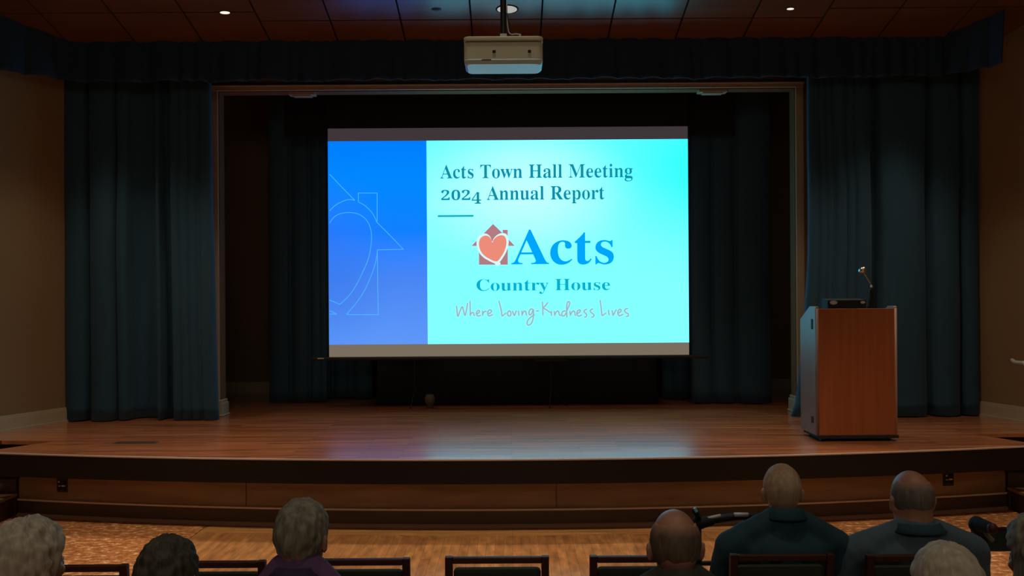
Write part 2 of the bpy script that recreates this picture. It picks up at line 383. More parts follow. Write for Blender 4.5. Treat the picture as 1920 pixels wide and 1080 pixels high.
# steps at both ends of the stage
for s, lab in ((-1, 'wooden steps by the wall near the white haired audience member'), (1, 'wooden steps by the wall beside the lectern end of the stage')):
    st = empty('stage_steps', (s*5.1, 7.9, 0), label=lab, cat='steps')
    W = (5.42 if s < 0 else 5.6)
    def lx(x): return s * x - s * 5.1
    for nm, (x0, x1, y0, y1, z) in (('lower_step', (4.59, 5.45, 7.50, 7.86, .215)), ('upper_step', (4.57, 5.3, 7.86, 8.16, .38))):
        bm = bmesh.new(); boxx(bm, lx(x0), lx(x1), y0 - 7.9, y1 - 7.9, 0, z - .03)
        o = link(nm, bm, M['riserlow'], st)
        bm = bmesh.new(); boxx(bm, lx(x0 - .035), lx(x1), y0 - 7.93, y1 - 7.9, z - .03, z); link('tread', bm, M['riser'] if z < .3 else M['fascia'], o, bevel=.006)  # upper tread takes a dark colour to paint in the stairwell's shade
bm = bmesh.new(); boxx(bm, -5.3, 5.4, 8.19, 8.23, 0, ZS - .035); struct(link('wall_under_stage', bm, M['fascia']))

# ================================================================ CURTAINS
def curtain(name, lobes, y, z0, z1, m, label=None, cat='curtain', amp=.35, maxamp=.13, top_pull=0.0, flare=None, group=None, hem=True, curve=None, seed=1, yfun=None, nz=28, thick=.012, wav=.012, gaps=None):
    """hanging cloth; lobes = x positions of the creases at floor level; each lobe bulges to the viewer"""
    rnd = random.Random(seed); bm = bmesh.new(); cols = []
    for a, b in zip(lobes, lobes[1:]):
        w = b - a; A = min(maxamp, w * amp) * rnd.uniform(.75, 1.15); n = max(8, int(w / .02)); sk = rnd.uniform(-.2, .2)
        for i in range(n):
            u = i / n; us = u + sk * u * (1-u)
            if gaps and a in gaps: cols.append((a + w*u, -.20 * math.sin(PI*u) ** .35 if u < 1 else 0))
            else: cols.append((a + w*u, A * (max(0, math.sin(PI*us)) ** .42) if us < 1 else 0))
    cols.append((lobes[-1], 0)); xc = (lobes[0] + lobes[-1]) / 2
    grid = []
    for j in range(nz + 1):
        v = j / nz; z = z0 + (z1 - z0) * v; row = []
        for (x, d) in cols:
            k = 1 - .45 * v
            xx = x; 
            if flare: xx = x + flare(x, v)
            dd = d * k + .02 * noise.noise(Vector((x * 1.7, v * 2.1, seed)))
            xx += .012 * noise.noise(Vector((x * 3, v * 3.2, seed + 5)))
            zz = z
            if j == 0: zz += wav * noise.noise(Vector((x * 5, 0, seed)))
            yy = y if yfun is None else yfun(xx)
            row.append(bm.verts.new((xx, yy - dd, zz)))
        grid.append(row)
    for a, b in zip(grid, grid[1:]):
        for i in range(len(a) - 1): bm.faces.new((a[i], a[i+1], b[i+1], b[i]))
    o = link(name, bm, m, smooth=True)
    s = o.modifiers.new('t', 'SOLIDIFY'); s.thickness = thick; s.offset = 1
    return tag(o, label, cat, group)
def xs(pxs, s): return [(p - CX) / s for p in pxs]
sL = 173.0
lob = xs([106, 147, 155, 202, 207, 226, 281, 288, 312, 330, 349, 366, 371, 400], sL)
curtain('stage_curtain', lob, 9.42, ZS + .012, 4.5, M['curtain'], 'blue velvet curtain hanging beside the empty end of the stage', seed=3, gaps=[lob[i] for i in (1, 3, 5, 7)],
        flare=lambda x, v: -.04 * max(0, (x + 3.9) / .6) * v ** .7 * 1.6 if x > -3.9 else 0)
sR = 170.6
lob = xs([1481, 1512, 1531, 1548, 1580, 1603, 1634, 1651, 1736, 1747, 1799, 1806, 1836], sR)
curtain('stage_curtain', lob, 9.38, ZS + .012, 4.5, M['curtain'], 'blue velvet curtain hanging directly behind the lectern', seed=8, gaps=[lob[i] for i in (6, 8, 10)],
        flare=lambda x, v: (.20 * (1 - (x - lob[0]) / .75) * min(1, v * 2.2) ** .6) if x < lob[0] + .75 else 0)
# gathered valance under the ceiling
path = [Vector((-5.27, 8.44)), Vector((-4.67, 9.1)), Vector((4.63, 9.1)), Vector((5.01, 8.60))]
bm = bmesh.new(); rows = []; NZ = 12
samples = []
rnd = random.Random(21)
tot = 0
for a, b in zip(path, path[1:]):
    L = (b - a).length; n = int(L / .018)
    for i in range(n):
        samples.append((a.lerp(b, i/n), (b-a).normalized(), tot + L*i/n))
    tot += L
samples.append((path[-1], (path[-1]-path[-2]).normalized(), tot))
cre = [0.0]
while cre[-1] < tot: cre.append(cre[-1] + rnd.choice((.1, .14, .2, .28, .33)) * rnd.uniform(.8, 1.2))
def lobe(q):
    for a, b in zip(cre, cre[1:]):
        if a <= q <= b: return min(.09, (b-a)*.42) * math.sin(PI*(q-a)/(b-a)) ** .6
    return 0
for j in range(NZ + 1):
    v = j / NZ; row = []
    for (p, d, q) in samples:
        nrm = Vector((d.y, -d.x)); h = .008 + lobe(q) * (1 - .65 * v) + .008 * noise.noise(Vector((q * 4, v * 3, 2)))
        pp = p + nrm * h; zt = ceil_z(p.y) + .05; zb = 4.30 + .018 * noise.noise(Vector((q * 2.2, 0, 4))) + .012 * noise.noise(Vector((q * 9, 0, 1)))
        row.append(bm.verts.new((pp.x, pp.y, zb + (zt - zb) * v)))
    rows.append(row)
for a, b in zip(rows, rows[1:]):
    for i in range(len(a) - 1): bm.faces.new((a[i], a[i+1], b[i+1], b[i]))
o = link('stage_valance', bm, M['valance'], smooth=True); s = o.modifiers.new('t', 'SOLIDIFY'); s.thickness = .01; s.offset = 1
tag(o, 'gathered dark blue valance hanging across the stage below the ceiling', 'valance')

# legs, backdrop and upper border inside the stage
curtain('leg_curtain', xs([505, 541, 548, 577, 583, 600, 612], 146), 10.95, ZS + .012, 4.9, M['leg'], 'dark blue leg curtain on the lectern-free side of the screen, nearest the opening', seed=11, amp=.3)
curtain('leg_curtain', xs([1296, 1334, 1339, 1377, 1383, 1446], 151), 10.6, ZS + .012, 4.9, M['leg'], 'dark blue leg curtain hanging between the screen and the lectern', seed=12, amp=.3)
curtain('leg_curtain', xs([596, 622, 628, 651, 664, 700], 140), 11.35, ZS + .012, 4.9, M['leg'], 'narrow dim leg curtain seen below the screen near its maker badge', seed=13)
curtain('leg_curtain', xs([1238, 1262, 1290, 1306], 143), 11.1, ZS + .012, 4.9, M['leg'], 'narrow dim leg curtain seen below the lectern end of the screen', seed=14)
curtain('black_backdrop', [-3.0 + .3*i for i in range(21)], 11.8, ZS + .012, 4.9, M['black'], 'black backdrop drape closing the stage behind the screen', 'drape', seed=15, maxamp=.05)
curtain('black_border', [-2.75 + .5*i for i in range(12)], 10.42, 3.95, 5.2, M['black'], 'black border drape hanging above the projection screen', 'drape', seed=16, maxamp=.03)
for k, (x0, x1, lab) in enumerate(((543, 592, 'small tan ceiling track bracket above the dark blue leg curtain'), (1308, 1362, 'small tan track bracket at the lectern end of the opening head'))):
    c = at((x0+x1)/2, 178 if k == 0 else 172, 9.82); w = (x1-x0)/163
    bm = bmesh.new(); boxx(bm, c.x-w/2, c.x+w/2, 9.76, 9.88, OT-.04, OT); boxx(bm, c.x-w*.35, c.x+w*.35, 9.77, 9.87, OT-.055, OT-.04)
    tag(link('track_bracket', bm, M['trim'], bevel=.004), lab, 'bracket')
# ================================================================ PROJECTION SCREEN AND SLIDE
DS = 10.2
scr = empty('projection_screen', (0, DS, ZS), label='wide lowered projection screen showing the blue and cyan meeting slide', cat='screen')
def S(px, py, d=0.0):
    p = at(px, py, DS); return Vector((p.x, -d, p.z - ZS))       # local to the screen's empty
TL, TR, BL, BR = at(616, 242, DS), at(1289.5, 237, DS), at(617.5, 671, DS), at(1293, 665, DS)
def slide_mat(name, stops_z, hot=None, gain=(1.0, 1.6, 2.2)):
    """colour of the projected picture, blended vertically; hot = (x,z,radius,colour) the projector's brighter middle"""
    m = bpy.data.materials.new(name); m.use_nodes = True; nt = m.node_tree; L = nt.links.new
    nt.nodes.remove(nt.nodes['Principled BSDF'])
    e = nt.nodes.new('ShaderNodeEmission'); L(e.outputs[0], nt.nodes['Material Output'].inputs[0])
    tc = nt.nodes.new('ShaderNodeTexCoord'); sp = nt.nodes.new('ShaderNodeSeparateXYZ'); L(tc.outputs['Object'], sp.inputs[0])
    mr = nt.nodes.new('ShaderNodeMapRange'); mr.inputs[1].default_value = 1.43 - ZS; mr.inputs[2].default_value = 3.87 - ZS; L(sp.outputs['Z'], mr.inputs[0])
    r = nt.nodes.new('ShaderNodeValToRGB'); els = r.color_ramp.elements
    els[0].position, els[0].color = stops_z[0]; els[1].position, els[1].color = stops_z[-1]
    for p_, c_ in stops_z[1:-1]: x = els.new(p_); x.color = c_
    L(mr.outputs[0], r.inputs[0]); out = r.outputs[0]
    for (hx, hz, sx, sz, col, amt) in (hot or []):
        mp = nt.nodes.new('ShaderNodeMapping'); mp.vector_type = 'POINT'
        mp.inputs['Location'].default_value = (-hx/sx, 0, -hz/sz); mp.inputs['Scale'].default_value = (1/sx, 0, 1/sz)
        L(tc.outputs['Object'], mp.inputs[0])
        ln = nt.nodes.new('ShaderNodeVectorMath'); ln.operation = 'LENGTH'; L(mp.outputs[0], ln.inputs[0])
        q = nt.nodes.new('ShaderNodeMapRange'); q.interpolation_type = 'SMOOTHSTEP'
        q.inputs[1].default_value = 0; q.inputs[2].default_value = 1; q.inputs[3].default_value = amt; q.inputs[4].default_value = 0; L(ln.outputs['Value'], q.inputs[0])
        mx = nt.nodes.new('ShaderNodeMix'); mx.data_type = 'RGBA'; L(q.outputs[0], mx.inputs[0]); L(out, mx.inputs[6]); mx.inputs[7].default_value = col
        out = mx.outputs[2]
    vm = nt.nodes.new('ShaderNodeVectorMath'); vm.operation = 'MULTIPLY'; vm.inputs[1].default_value = gain
    L(out, vm.inputs[0]); L(vm.outputs[0], e.inputs[0]); e.inputs[1].default_value = 1.0
    return m
X0, X1 = -2.177, 2.125; ZB = 1.285 - ZS; ZT = 4.015 - ZS
bm = bmesh.new(); boxx(bm, X0, X1, 0, .006, ZB, ZT); link('screen_fabric', bm, slide_mat('screen_fabric_painted_glow', [(0, lin(122, 110, 94)), (.45, lin(90, 80, 74)), (1, lin(62, 54, 57))], gain=(1, 1, 1)), scr)  # fabric glows: warm light falling on its borders is painted in, brighter below
bm = bmesh.new(); boxx(bm, X0, X1, .001, .006, ZT, 4.9 - ZS); link('black_drop', bm, M['black'], scr)
bm = bmesh.new(); tube(bm, [(X0 - .21, .003, ZB - .022), (X1 + .22, .003, ZB - .022)], .022, 12); bar = link('bottom_bar', bm, M['blackm'], scr, smooth=False)
bm = bmesh.new(); boxx(bm, X0 - .135, X0 - .06, -.024, -.018, ZB - .022, ZB - .008); link('maker_badge', bm, M['silver'], bar)
# slide panels, projected light on the fabric
blue = slide_mat('slide_blue', [(0, lin(88, 152, 236)), (.30, lin(70, 135, 232)), (.55, lin(15, 128, 250)), (.8, lin(0, 136, 255)), (1, lin(0, 126, 250))],
                 [(X0, 2.35 - ZS, .9, 1.3, lin(50, 118, 225), .55)], gain=(1.15, 1, 1.12))
cyan = slide_mat('slide_cyan', [(0, lin(132, 255, 255)), (.35, lin(130, 255, 255)), (.7, lin(140, 255, 255)), (1, lin(110, 255, 255))],
                 [(2.3, 3.5 - ZS, 1.9, 1.5, lin(40, 255, 255), .95), (.15, 3.25 - ZS, 1.5, 1.0, lin(198, 255, 255), .9)])
XM = at(801, 450, DS).x; ZIT = 3.862 - ZS; ZIB = 1.432 - ZS
def flat(name, x0, x1, z0, z1, m, d=.0015, parent=scr):
    bm = bmesh.new(); boxx(bm, x0, x1, -d, -d + .001, z0, z1); return link(name, bm, m, parent)
flat('slide_blue_panel', X0, XM, ZIB, ZIT, blue); flat('slide_cyan_panel', XM, X1, ZIB, ZIT, cyan)
# lettering: outlines of a serif face, filled
GL = json.loads('{"0":[559,[[338,-10,280,-10,219,-10,171,5,135,36,99,67,73,110,58,165,42,220,34,285,34,359,34,433,42,497,58,552,73,607,99,649,135,679,171,709,220,724,281,724,339,724,386,709,422,679,457,649,483,606,500,552,517,497,525,432,525,358,525,284,517,220,500,165,483,110,457,67,421,36,385,5],[243,55,280,55,317,55,342,82,353,135,364,188,370,263,370,358,370,453,364,527,353,580,342,633,318,659,281,659,244,659,219,633,207,580,195,527,189,453,189,358,189,263,195,188,207,135,219,82]]],"2":[559,[[193,0,35,0,35,34,35,69,35,103,84,153,134,204,183,254,224,296,256,333,278,365,300,397,315,428,324,457,333,486,337,518,337,553,337,591,330,619,316,637,302,654,283,663,259,663,225,663,201,649,188,620,174,591,167,547,167,490,129,490,98,498,75,513,51,528,39,553,39,589,39,613,47,635,64,656,80,677,104,693,137,706,170,718,210,724,259,724,334,724,391,709,430,680,469,650,488,609,488,558,488,535,484,512,476,490,467,468,453,444,434,418,415,392,388,362,355,328,322,293,280,252,230,205,197,173,163,142,130,110,208,110,285,110,363,110,384,110,401,116,416,128,431,140,441,157,446,179,449,189,451,200,454,210,474,210,493,210,513,210,511,140,510,70,508,0,350,0]]],"4":[559,[[297,0,180,0,180,18,180,35,180,53,189,53,199,53,208,53,231,53,250,57,266,66,282,74,290,94,290,125,290,145,290,166,290,186,198,186,105,186,13,186,13,206,13,227,13,247,108,403,202,558,297,714,343,714,390,714,436,714,436,560,436,406,436,252,471,252,505,252,540,252,540,230,540,208,540,186,505,186,471,186,436,186,436,166,436,145,436,125,436,94,444,74,460,66,476,57,495,53,518,53,522,53,527,53,531,53,531,35,531,18,531,0,414,0],[128,326,83,252,152,252,221,252,290,252,290,310,290,369,290,427,290,456,290,488,292,522,293,556,294,588,297,619,294,611,289,600,282,587,275,574,267,560,259,545,250,530,242,516,235,503,228,490,222,481,218,475,173,401]]],"A":[650,[[55,0,-13,0,-13,9,-13,18,-13,27,6,27,22,33,35,45,48,57,60,79,73,111,151,305,229,500,307,694,316,694,325,693,334,693,413,505,493,317,572,129,587,93,601,67,612,51,623,35,639,27,660,27,660,18,660,9,660,0,554,0,447,0,341,0,341,9,341,18,341,27,395,27,422,41,422,68,422,77,417,95,406,121,396,146,386,172,376,197,302,197,228,197,154,197,142,166,129,136,117,105,115,100,114,95,113,88,112,81,111,75,111,72,111,42,135,27,184,27,186,27,188,27,190,27,190,18,190,9,190,0,122,0],[200,318,169,239,233,239,296,239,360,239,328,318,295,396,263,475,232,396]]],"C":[697,[[503,-16,382,-16,315,-16,256,-1,205,30,153,60,112,102,83,156,54,209,39,271,39,340,39,409,54,470,84,523,113,576,154,617,207,648,259,678,319,693,386,693,431,693,485,680,547,655,557,650,567,648,577,648,602,648,617,663,624,693,633,693,641,693,650,693,650,615,650,537,650,459,642,459,633,459,625,459,602,521,571,570,531,606,490,642,445,660,395,660,274,660,214,552,214,337,214,136,281,35,414,35,454,35,494,45,533,67,572,88,607,118,638,158,647,149,657,141,666,132,597,33]]],"H":[779,[[135,0,23,0,23,9,23,17,23,26,58,27,81,34,93,47,105,60,111,84,111,120,111,268,111,416,111,564,111,596,105,618,93,631,80,644,57,651,24,653,24,661,24,670,24,678,136,678,248,678,360,678,360,670,360,661,360,653,335,651,317,648,304,643,291,638,283,630,278,618,273,606,271,588,271,564,271,500,271,437,271,373,350,373,430,373,509,373,509,437,509,500,509,564,509,588,507,606,502,618,498,630,490,638,477,643,464,648,445,651,420,653,420,661,420,670,420,678,532,678,643,678,755,678,755,670,755,661,755,653,720,650,697,643,686,632,675,620,669,597,669,564,669,416,669,268,669,120,669,87,675,63,687,49,698,35,721,27,755,26,755,17,755,9,755,0,643,0,532,0,420,0,420,9,420,17,420,26,454,27,477,34,490,46,503,57,509,82,509,120,509,190,509,259,509,329,430,329,350,329,271,329,271,259,271,190,271,120,271,84,277,60,289,47,301,34,325,27,360,26,360,17,360,9,360,0,248,0]]],"M":[944,[[98,0,21,0,21,9,21,17,21,26,54,27,78,34,92,47,105,60,112,83,112,118,112,268,112,419,112,569,112,591,110,608,105,619,100,630,92,639,79,644,65,649,47,652,22,653,22,661,22,670,22,678,106,678,191,678,275,678,341,523,406,367,472,212,538,367,603,523,669,678,752,678,836,678,919,678,919,670,919,661,919,653,887,650,865,643,853,630,840,617,834,595,834,563,834,418,834,272,834,127,834,99,836,78,841,64,846,49,854,39,866,35,878,30,895,27,918,26,918,17,918,9,918,0,808,0,699,0,589,0,589,9,589,17,589,26,613,28,631,32,644,37,657,42,665,52,670,66,675,79,677,99,677,124,677,281,677,437,677,594,594,396,512,198,429,0,420,0,411,0,402,0,320,193,239,386,157,579,157,426,157,272,157,119,157,81,164,56,178,44,192,32,217,26,252,26,252,17,252,9,252,0,175,0]]],"R":[704,[[135,0,23,0,23,9,23,17,23,26,58,27,81,34,93,47,105,60,111,84,111,120,111,268,111,416,111,564,111,596,105,618,93,631,80,644,57,651,24,653,24,661,24,670,24,678,124,678,223,678,323,678,423,678,498,663,547,634,596,605,621,559,621,498,621,415,570,360,469,333,527,247,585,161,643,75,654,58,665,46,674,38,683,30,695,26,712,26,713,26,714,26,715,26,715,17,715,9,715,0,645,0,574,0,504,0,436,105,368,211,300,316,290,316,281,316,271,316,271,251,271,185,271,120,271,84,277,60,289,47,301,34,325,27,360,26,360,17,360,9,360,0,248,0],[271,423,271,348,282,348,292,348,303,348,355,348,393,360,417,385,440,409,452,447,452,500,452,595,413,642,334,642,307,642,290,638,282,629,275,620,271,602,271,574,271,499]]],"T":[630,[[254,0,137,0,137,9,137,17,137,26,173,26,198,33,212,46,225,59,232,84,232,120,232,295,232,470,232,645,229,645,225,645,222,645,169,645,128,630,97,601,66,571,48,528,43,473,34,473,25,473,16,473,16,541,16,610,16,678,214,678,413,678,611,678,611,609,611,541,611,472,603,472,594,472,586,472,575,587,513,645,400,645,397,645,395,645,392,645,392,470,392,295,392,120,392,83,398,58,412,45,425,32,450,26,488,26,488,17,488,9,488,0,371,0]]],"a":[512,[[420,-15,379,-15,329,-15,302,7,298,52,253,9,201,-13,142,-13,107,-13,80,-3,60,17,40,37,30,63,30,94,30,138,51,174,95,203,138,231,205,258,296,283,296,308,296,334,296,359,296,387,290,408,278,421,266,434,247,440,220,440,177,440,155,429,155,408,155,404,160,395,169,382,178,369,183,356,183,344,183,326,176,312,164,301,151,289,134,284,115,284,94,284,78,290,67,303,55,315,49,331,49,352,49,375,57,396,73,415,90,433,112,447,141,458,170,469,203,474,241,474,312,474,363,461,392,435,421,409,436,368,436,313,436,240,436,166,436,93,436,76,437,64,439,59,441,54,446,51,453,51,460,51,468,55,477,62,481,55,486,48,490,41,457,4],[192,50,225,50,234,50,246,54,259,61,272,68,285,79,296,94,296,147,296,199,296,252,216,233,176,191,176,125,176,75]]],"c":[437,[[310,-15,232,-15,194,-15,160,-5,129,16,98,37,74,65,56,101,38,137,29,178,29,223,29,272,39,315,60,353,80,390,107,420,143,442,178,464,217,475,260,475,308,475,346,465,373,444,400,423,413,397,413,365,413,346,407,332,397,321,386,310,371,304,352,304,312,304,292,327,292,373,292,378,292,384,293,389,294,394,294,399,294,404,294,429,280,442,252,442,195,442,167,388,167,279,167,206,179,151,204,114,229,76,262,57,304,57,339,57,373,74,404,107,411,101,417,96,424,90,374,20]]],"e":[448,[[310,-15,229,-15,190,-15,156,-5,126,16,96,36,72,65,55,102,38,139,29,183,29,234,29,281,38,322,56,358,74,394,99,422,130,443,161,464,195,474,234,474,291,474,337,455,371,417,404,379,421,326,421,258,421,254,421,251,421,247,339,247,256,247,174,247,175,124,216,63,297,63,336,63,371,85,402,128,409,121,417,115,424,108,375,26],[173,292,173,286,215,286,258,286,300,286,300,297,300,309,300,320,300,362,296,393,288,413,279,432,263,442,240,442,195,442,173,396,173,303,173,297]]],"g":[487,[[300,-209,217,-209,152,-209,104,-200,71,-181,38,-162,21,-138,21,-111,21,-78,48,-54,102,-38,57,-17,35,11,35,45,35,70,44,91,63,110,82,129,111,147,152,164,73,193,33,244,33,316,33,347,42,375,59,399,76,422,100,441,131,454,161,467,195,474,234,474,273,474,311,467,347,453,389,453,430,453,472,453,472,435,472,417,472,399,448,399,423,399,399,399,422,370,434,338,434,303,434,274,426,248,411,225,396,202,375,185,348,172,321,159,291,153,256,153,249,153,241,153,234,154,226,155,218,155,211,155,194,155,179,150,168,141,156,131,150,119,150,106,150,84,170,73,210,73,227,73,244,73,261,73,314,73,355,69,386,60,416,51,438,38,451,19,464,0,470,-24,470,-55,470,-103,449,-141,406,-168,363,-195],[211,185,234,185,258,185,275,196,284,217,293,238,297,271,297,314,297,358,293,390,284,411,275,432,258,442,234,442,211,442,194,432,185,411,175,390,170,358,170,314,170,271,175,238,185,217,194,196],[194,-173,239,-173,341,-173,392,-148,392,-98,392,-81,385,-69,371,-62,357,-54,335,-51,305,-51,251,-51,198,-51,144,-51,121,-66,109,-85,109,-108,109,-125,120,-141,141,-154,162,-167]]],"i":[295,[[171,539,150,539,129,539,111,546,97,561,82,575,75,593,75,614,75,635,82,653,97,668,111,683,129,690,150,690,171,690,189,683,204,668,218,653,225,635,225,614,225,593,218,575,203,561,188,546],[107,0,27,0,27,8,27,16,27,24,47,25,61,30,68,38,75,46,78,61,78,83,78,180,78,278,78,375,78,400,75,416,70,424,64,432,51,436,30,437,30,445,31,454,31,462,94,462,158,462,221,462,221,336,221,209,221,83,221,62,224,48,230,39,236,30,249,25,268,24,268,16,268,8,268,0,188,0]]],"l":[297,[[107,0,27,0,27,8,27,16,27,24,47,25,61,30,68,38,75,46,78,61,78,83,78,253,78,422,78,592,78,614,75,630,70,639,65,648,51,653,30,654,30,662,30,670,30,678,94,678,157,678,221,678,221,480,221,281,221,83,221,62,224,48,230,39,236,30,249,25,268,24,268,16,268,8,268,0,188,0]]],"n":[567,[[107,0,27,0,27,8,27,16,27,24,46,25,60,29,67,38,74,47,78,62,78,83,78,181,78,279,78,377,78,398,75,413,68,423,61,432,48,437,28,438,28,446,28,454,28,462,92,462,156,462,220,462,220,441,220,419,220,398,257,449,304,474,362,474,449,474,492,421,492,315,492,238,492,160,492,83,492,62,495,48,502,39,509,30,522,25,541,24,541,16,541,8,541,0,461,0,381,0,301,0,301,8,301,16,301,24,303,24,306,24,308,24,336,24,350,44,350,83,350,163,350,243,350,323,350,350,347,371,341,384,335,397,322,404,302,404,271,404,243,386,220,350,220,261,220,172,220,83,220,62,223,47,230,39,236,30,249,25,268,24,268,16,268,8,268,0,188,0]]],"o":[501,[[294,-15,251,-15,207,-15,168,-4,135,17,101,38,75,67,56,105,37,142,28,183,28,229,28,276,37,319,56,356,75,393,101,422,135,443,168,464,207,474,250,474,293,474,332,464,365,443,398,422,425,394,444,357,463,320,472,278,472,229,472,181,463,139,444,102,425,65,398,37,366,16,333,-5],[223,17,251,17,279,17,299,31,311,58,317,71,321,92,324,121,326,150,327,186,327,229,327,317,321,375,309,403,297,431,278,445,251,445,222,445,202,431,191,403,180,374,174,317,174,230,174,187,175,151,178,122,181,93,185,71,191,58,203,31]]],"p":[553,[[115,-207,26,-207,26,-199,26,-192,26,-184,41,-183,53,-180,60,-175,67,-169,73,-161,75,-150,77,-140,78,-122,78,-95,78,57,78,210,78,362,78,393,75,413,69,422,63,431,50,436,29,439,29,447,29,454,29,462,90,462,152,462,213,462,213,438,213,415,213,391,243,447,286,475,343,475,378,475,409,465,436,444,463,423,484,395,499,360,514,324,521,283,521,238,521,189,513,146,498,108,483,69,461,39,434,18,406,-4,374,-15,338,-15,289,-15,250,6,220,48,220,3,220,-41,220,-86,220,-113,222,-133,226,-147,230,-161,238,-170,249,-175,259,-180,275,-182,294,-183,294,-191,294,-199,294,-207,205,-207],[259,42,291,42,322,42,343,57,356,88,369,120,376,167,376,230,376,291,370,337,359,369,348,399,327,414,296,414,265,414,240,393,220,350,220,267,220,185,220,102,235,62]]],"r":[428,[[116,0,27,0,27,8,27,16,27,24,47,25,61,30,68,38,75,46,78,61,78,83,78,180,78,278,78,375,78,400,75,417,69,425,63,432,50,436,30,437,30,445,31,454,31,462,93,462,155,462,217,462,217,433,217,404,217,375,234,407,255,431,279,449,302,466,325,474,347,474,375,474,396,467,410,453,424,438,431,419,431,396,431,377,425,361,414,349,403,337,388,331,369,331,352,331,339,335,331,344,322,352,315,362,308,372,301,382,292,387,281,387,267,387,254,378,241,360,228,341,222,317,222,286,222,218,222,151,222,83,222,60,227,45,237,38,246,30,265,25,294,24,294,16,294,8,294,0,205,0]]],"s":[429,[[272,-15,225,-15,198,-15,166,-7,129,9,123,12,116,13,109,13,93,13,82,4,76,-13,68,-13,61,-13,53,-13,53,44,53,100,53,157,62,157,70,157,79,157,88,115,105,82,129,58,153,34,180,22,209,22,234,22,253,28,266,40,279,51,286,67,286,87,286,115,268,138,232,156,208,168,183,181,159,193,124,210,98,230,81,252,64,274,55,299,55,328,55,370,69,405,97,433,124,461,162,475,210,475,221,475,233,474,247,471,261,468,277,463,296,458,299,457,303,457,307,456,311,455,314,454,317,454,328,454,337,461,343,475,350,475,356,475,363,475,363,427,363,378,363,330,355,330,348,330,340,330,329,366,314,394,293,413,272,432,248,441,222,441,201,441,184,436,173,426,162,415,156,402,156,386,156,370,161,357,172,346,182,335,197,325,218,315,240,304,263,293,285,282,319,265,344,247,360,226,375,205,383,176,383,141,383,93,369,55,340,27,310,-1]]],"t":[340,[[251,-14,184,-14,144,-14,115,-4,98,16,81,35,72,65,72,106,72,209,72,312,72,415,58,415,44,415,30,415,30,425,30,436,30,446,70,484,104,519,131,550,158,581,179,608,192,631,200,631,207,631,215,631,215,575,215,518,215,462,246,462,278,462,309,462,309,446,309,431,309,415,278,415,246,415,215,415,215,317,215,220,215,122,215,101,218,86,223,76,228,65,237,60,250,60,273,60,292,77,307,111,315,107,323,102,331,98,300,23]]],"u":[558,[[224,-15,195,-15,149,-15,116,-1,97,26,78,52,68,92,68,144,68,219,68,294,68,369,68,392,65,410,59,421,52,431,38,437,17,438,17,446,17,454,17,462,82,462,146,462,211,462,211,345,211,227,211,110,211,93,216,79,225,69,234,58,246,53,263,53,294,53,319,68,340,98,340,188,340,279,340,369,340,394,336,412,329,422,322,432,306,437,282,438,282,446,282,454,282,462,349,462,415,462,482,462,482,343,482,223,482,104,482,81,486,66,493,58,500,50,515,45,536,44,536,36,536,27,536,19,481,19,416,8,340,-15,340,10,340,35,340,60,323,37,302,18,277,5,252,-8]]],"w":[647,[[191,-15,182,-15,130,121,77,258,25,394,20,407,15,417,9,424,3,431,-5,435,-16,437,-16,445,-16,454,-16,462,58,462,132,462,206,462,206,454,206,445,206,437,193,436,183,434,178,431,173,427,170,420,170,411,170,406,171,401,172,396,173,390,175,383,178,376,201,314,225,251,248,189,270,243,292,296,314,350,309,365,304,381,299,396,294,413,288,424,282,430,277,435,266,438,250,439,250,447,250,454,250,462,327,462,404,462,481,462,481,454,481,445,481,437,454,436,440,427,440,411,440,408,440,405,441,401,442,396,442,393,443,390,462,330,481,270,500,210,523,267,546,324,569,381,574,392,576,402,576,410,576,419,573,426,566,430,558,434,547,437,530,439,530,447,530,454,530,462,574,462,619,462,663,462,663,454,663,447,663,439,649,438,639,433,633,424,626,414,620,401,613,384,560,251,506,118,453,-15,445,-15,438,-15,430,-15,397,88,365,190,332,293,291,190,249,88,208,-15,199,-15]]],"y":[447,[[103,-209,78,-209,53,-209,32,-201,15,-186,-2,-171,-10,-150,-10,-125,-10,-108,-4,-92,7,-79,18,-66,34,-59,53,-59,70,-59,84,-64,95,-73,106,-83,111,-96,111,-113,111,-116,111,-118,111,-121,110,-124,110,-127,110,-130,110,-141,116,-147,128,-147,139,-147,153,-135,170,-110,179,-97,186,-83,193,-66,199,-49,204,-30,209,-7,157,120,106,246,54,373,48,388,42,401,37,410,31,419,26,425,23,428,17,434,8,437,-5,437,-6,437,-6,437,-7,437,-7,445,-7,454,-7,462,76,462,158,462,241,462,241,454,241,445,241,437,222,436,209,434,202,431,195,428,191,420,191,409,191,406,192,402,193,397,194,392,196,387,198,382,224,314,250,245,276,177,298,238,321,298,343,359,347,370,350,379,352,387,353,395,354,402,354,408,354,419,350,427,342,431,333,435,320,437,302,437,302,445,302,454,302,462,350,462,398,462,446,462,446,454,446,445,446,437,432,437,421,431,413,418,404,405,395,386,386,361,338,229,289,96,241,-36,224,-82,208,-118,193,-143,177,-168,160,-185,142,-195,124,-204]]]}')
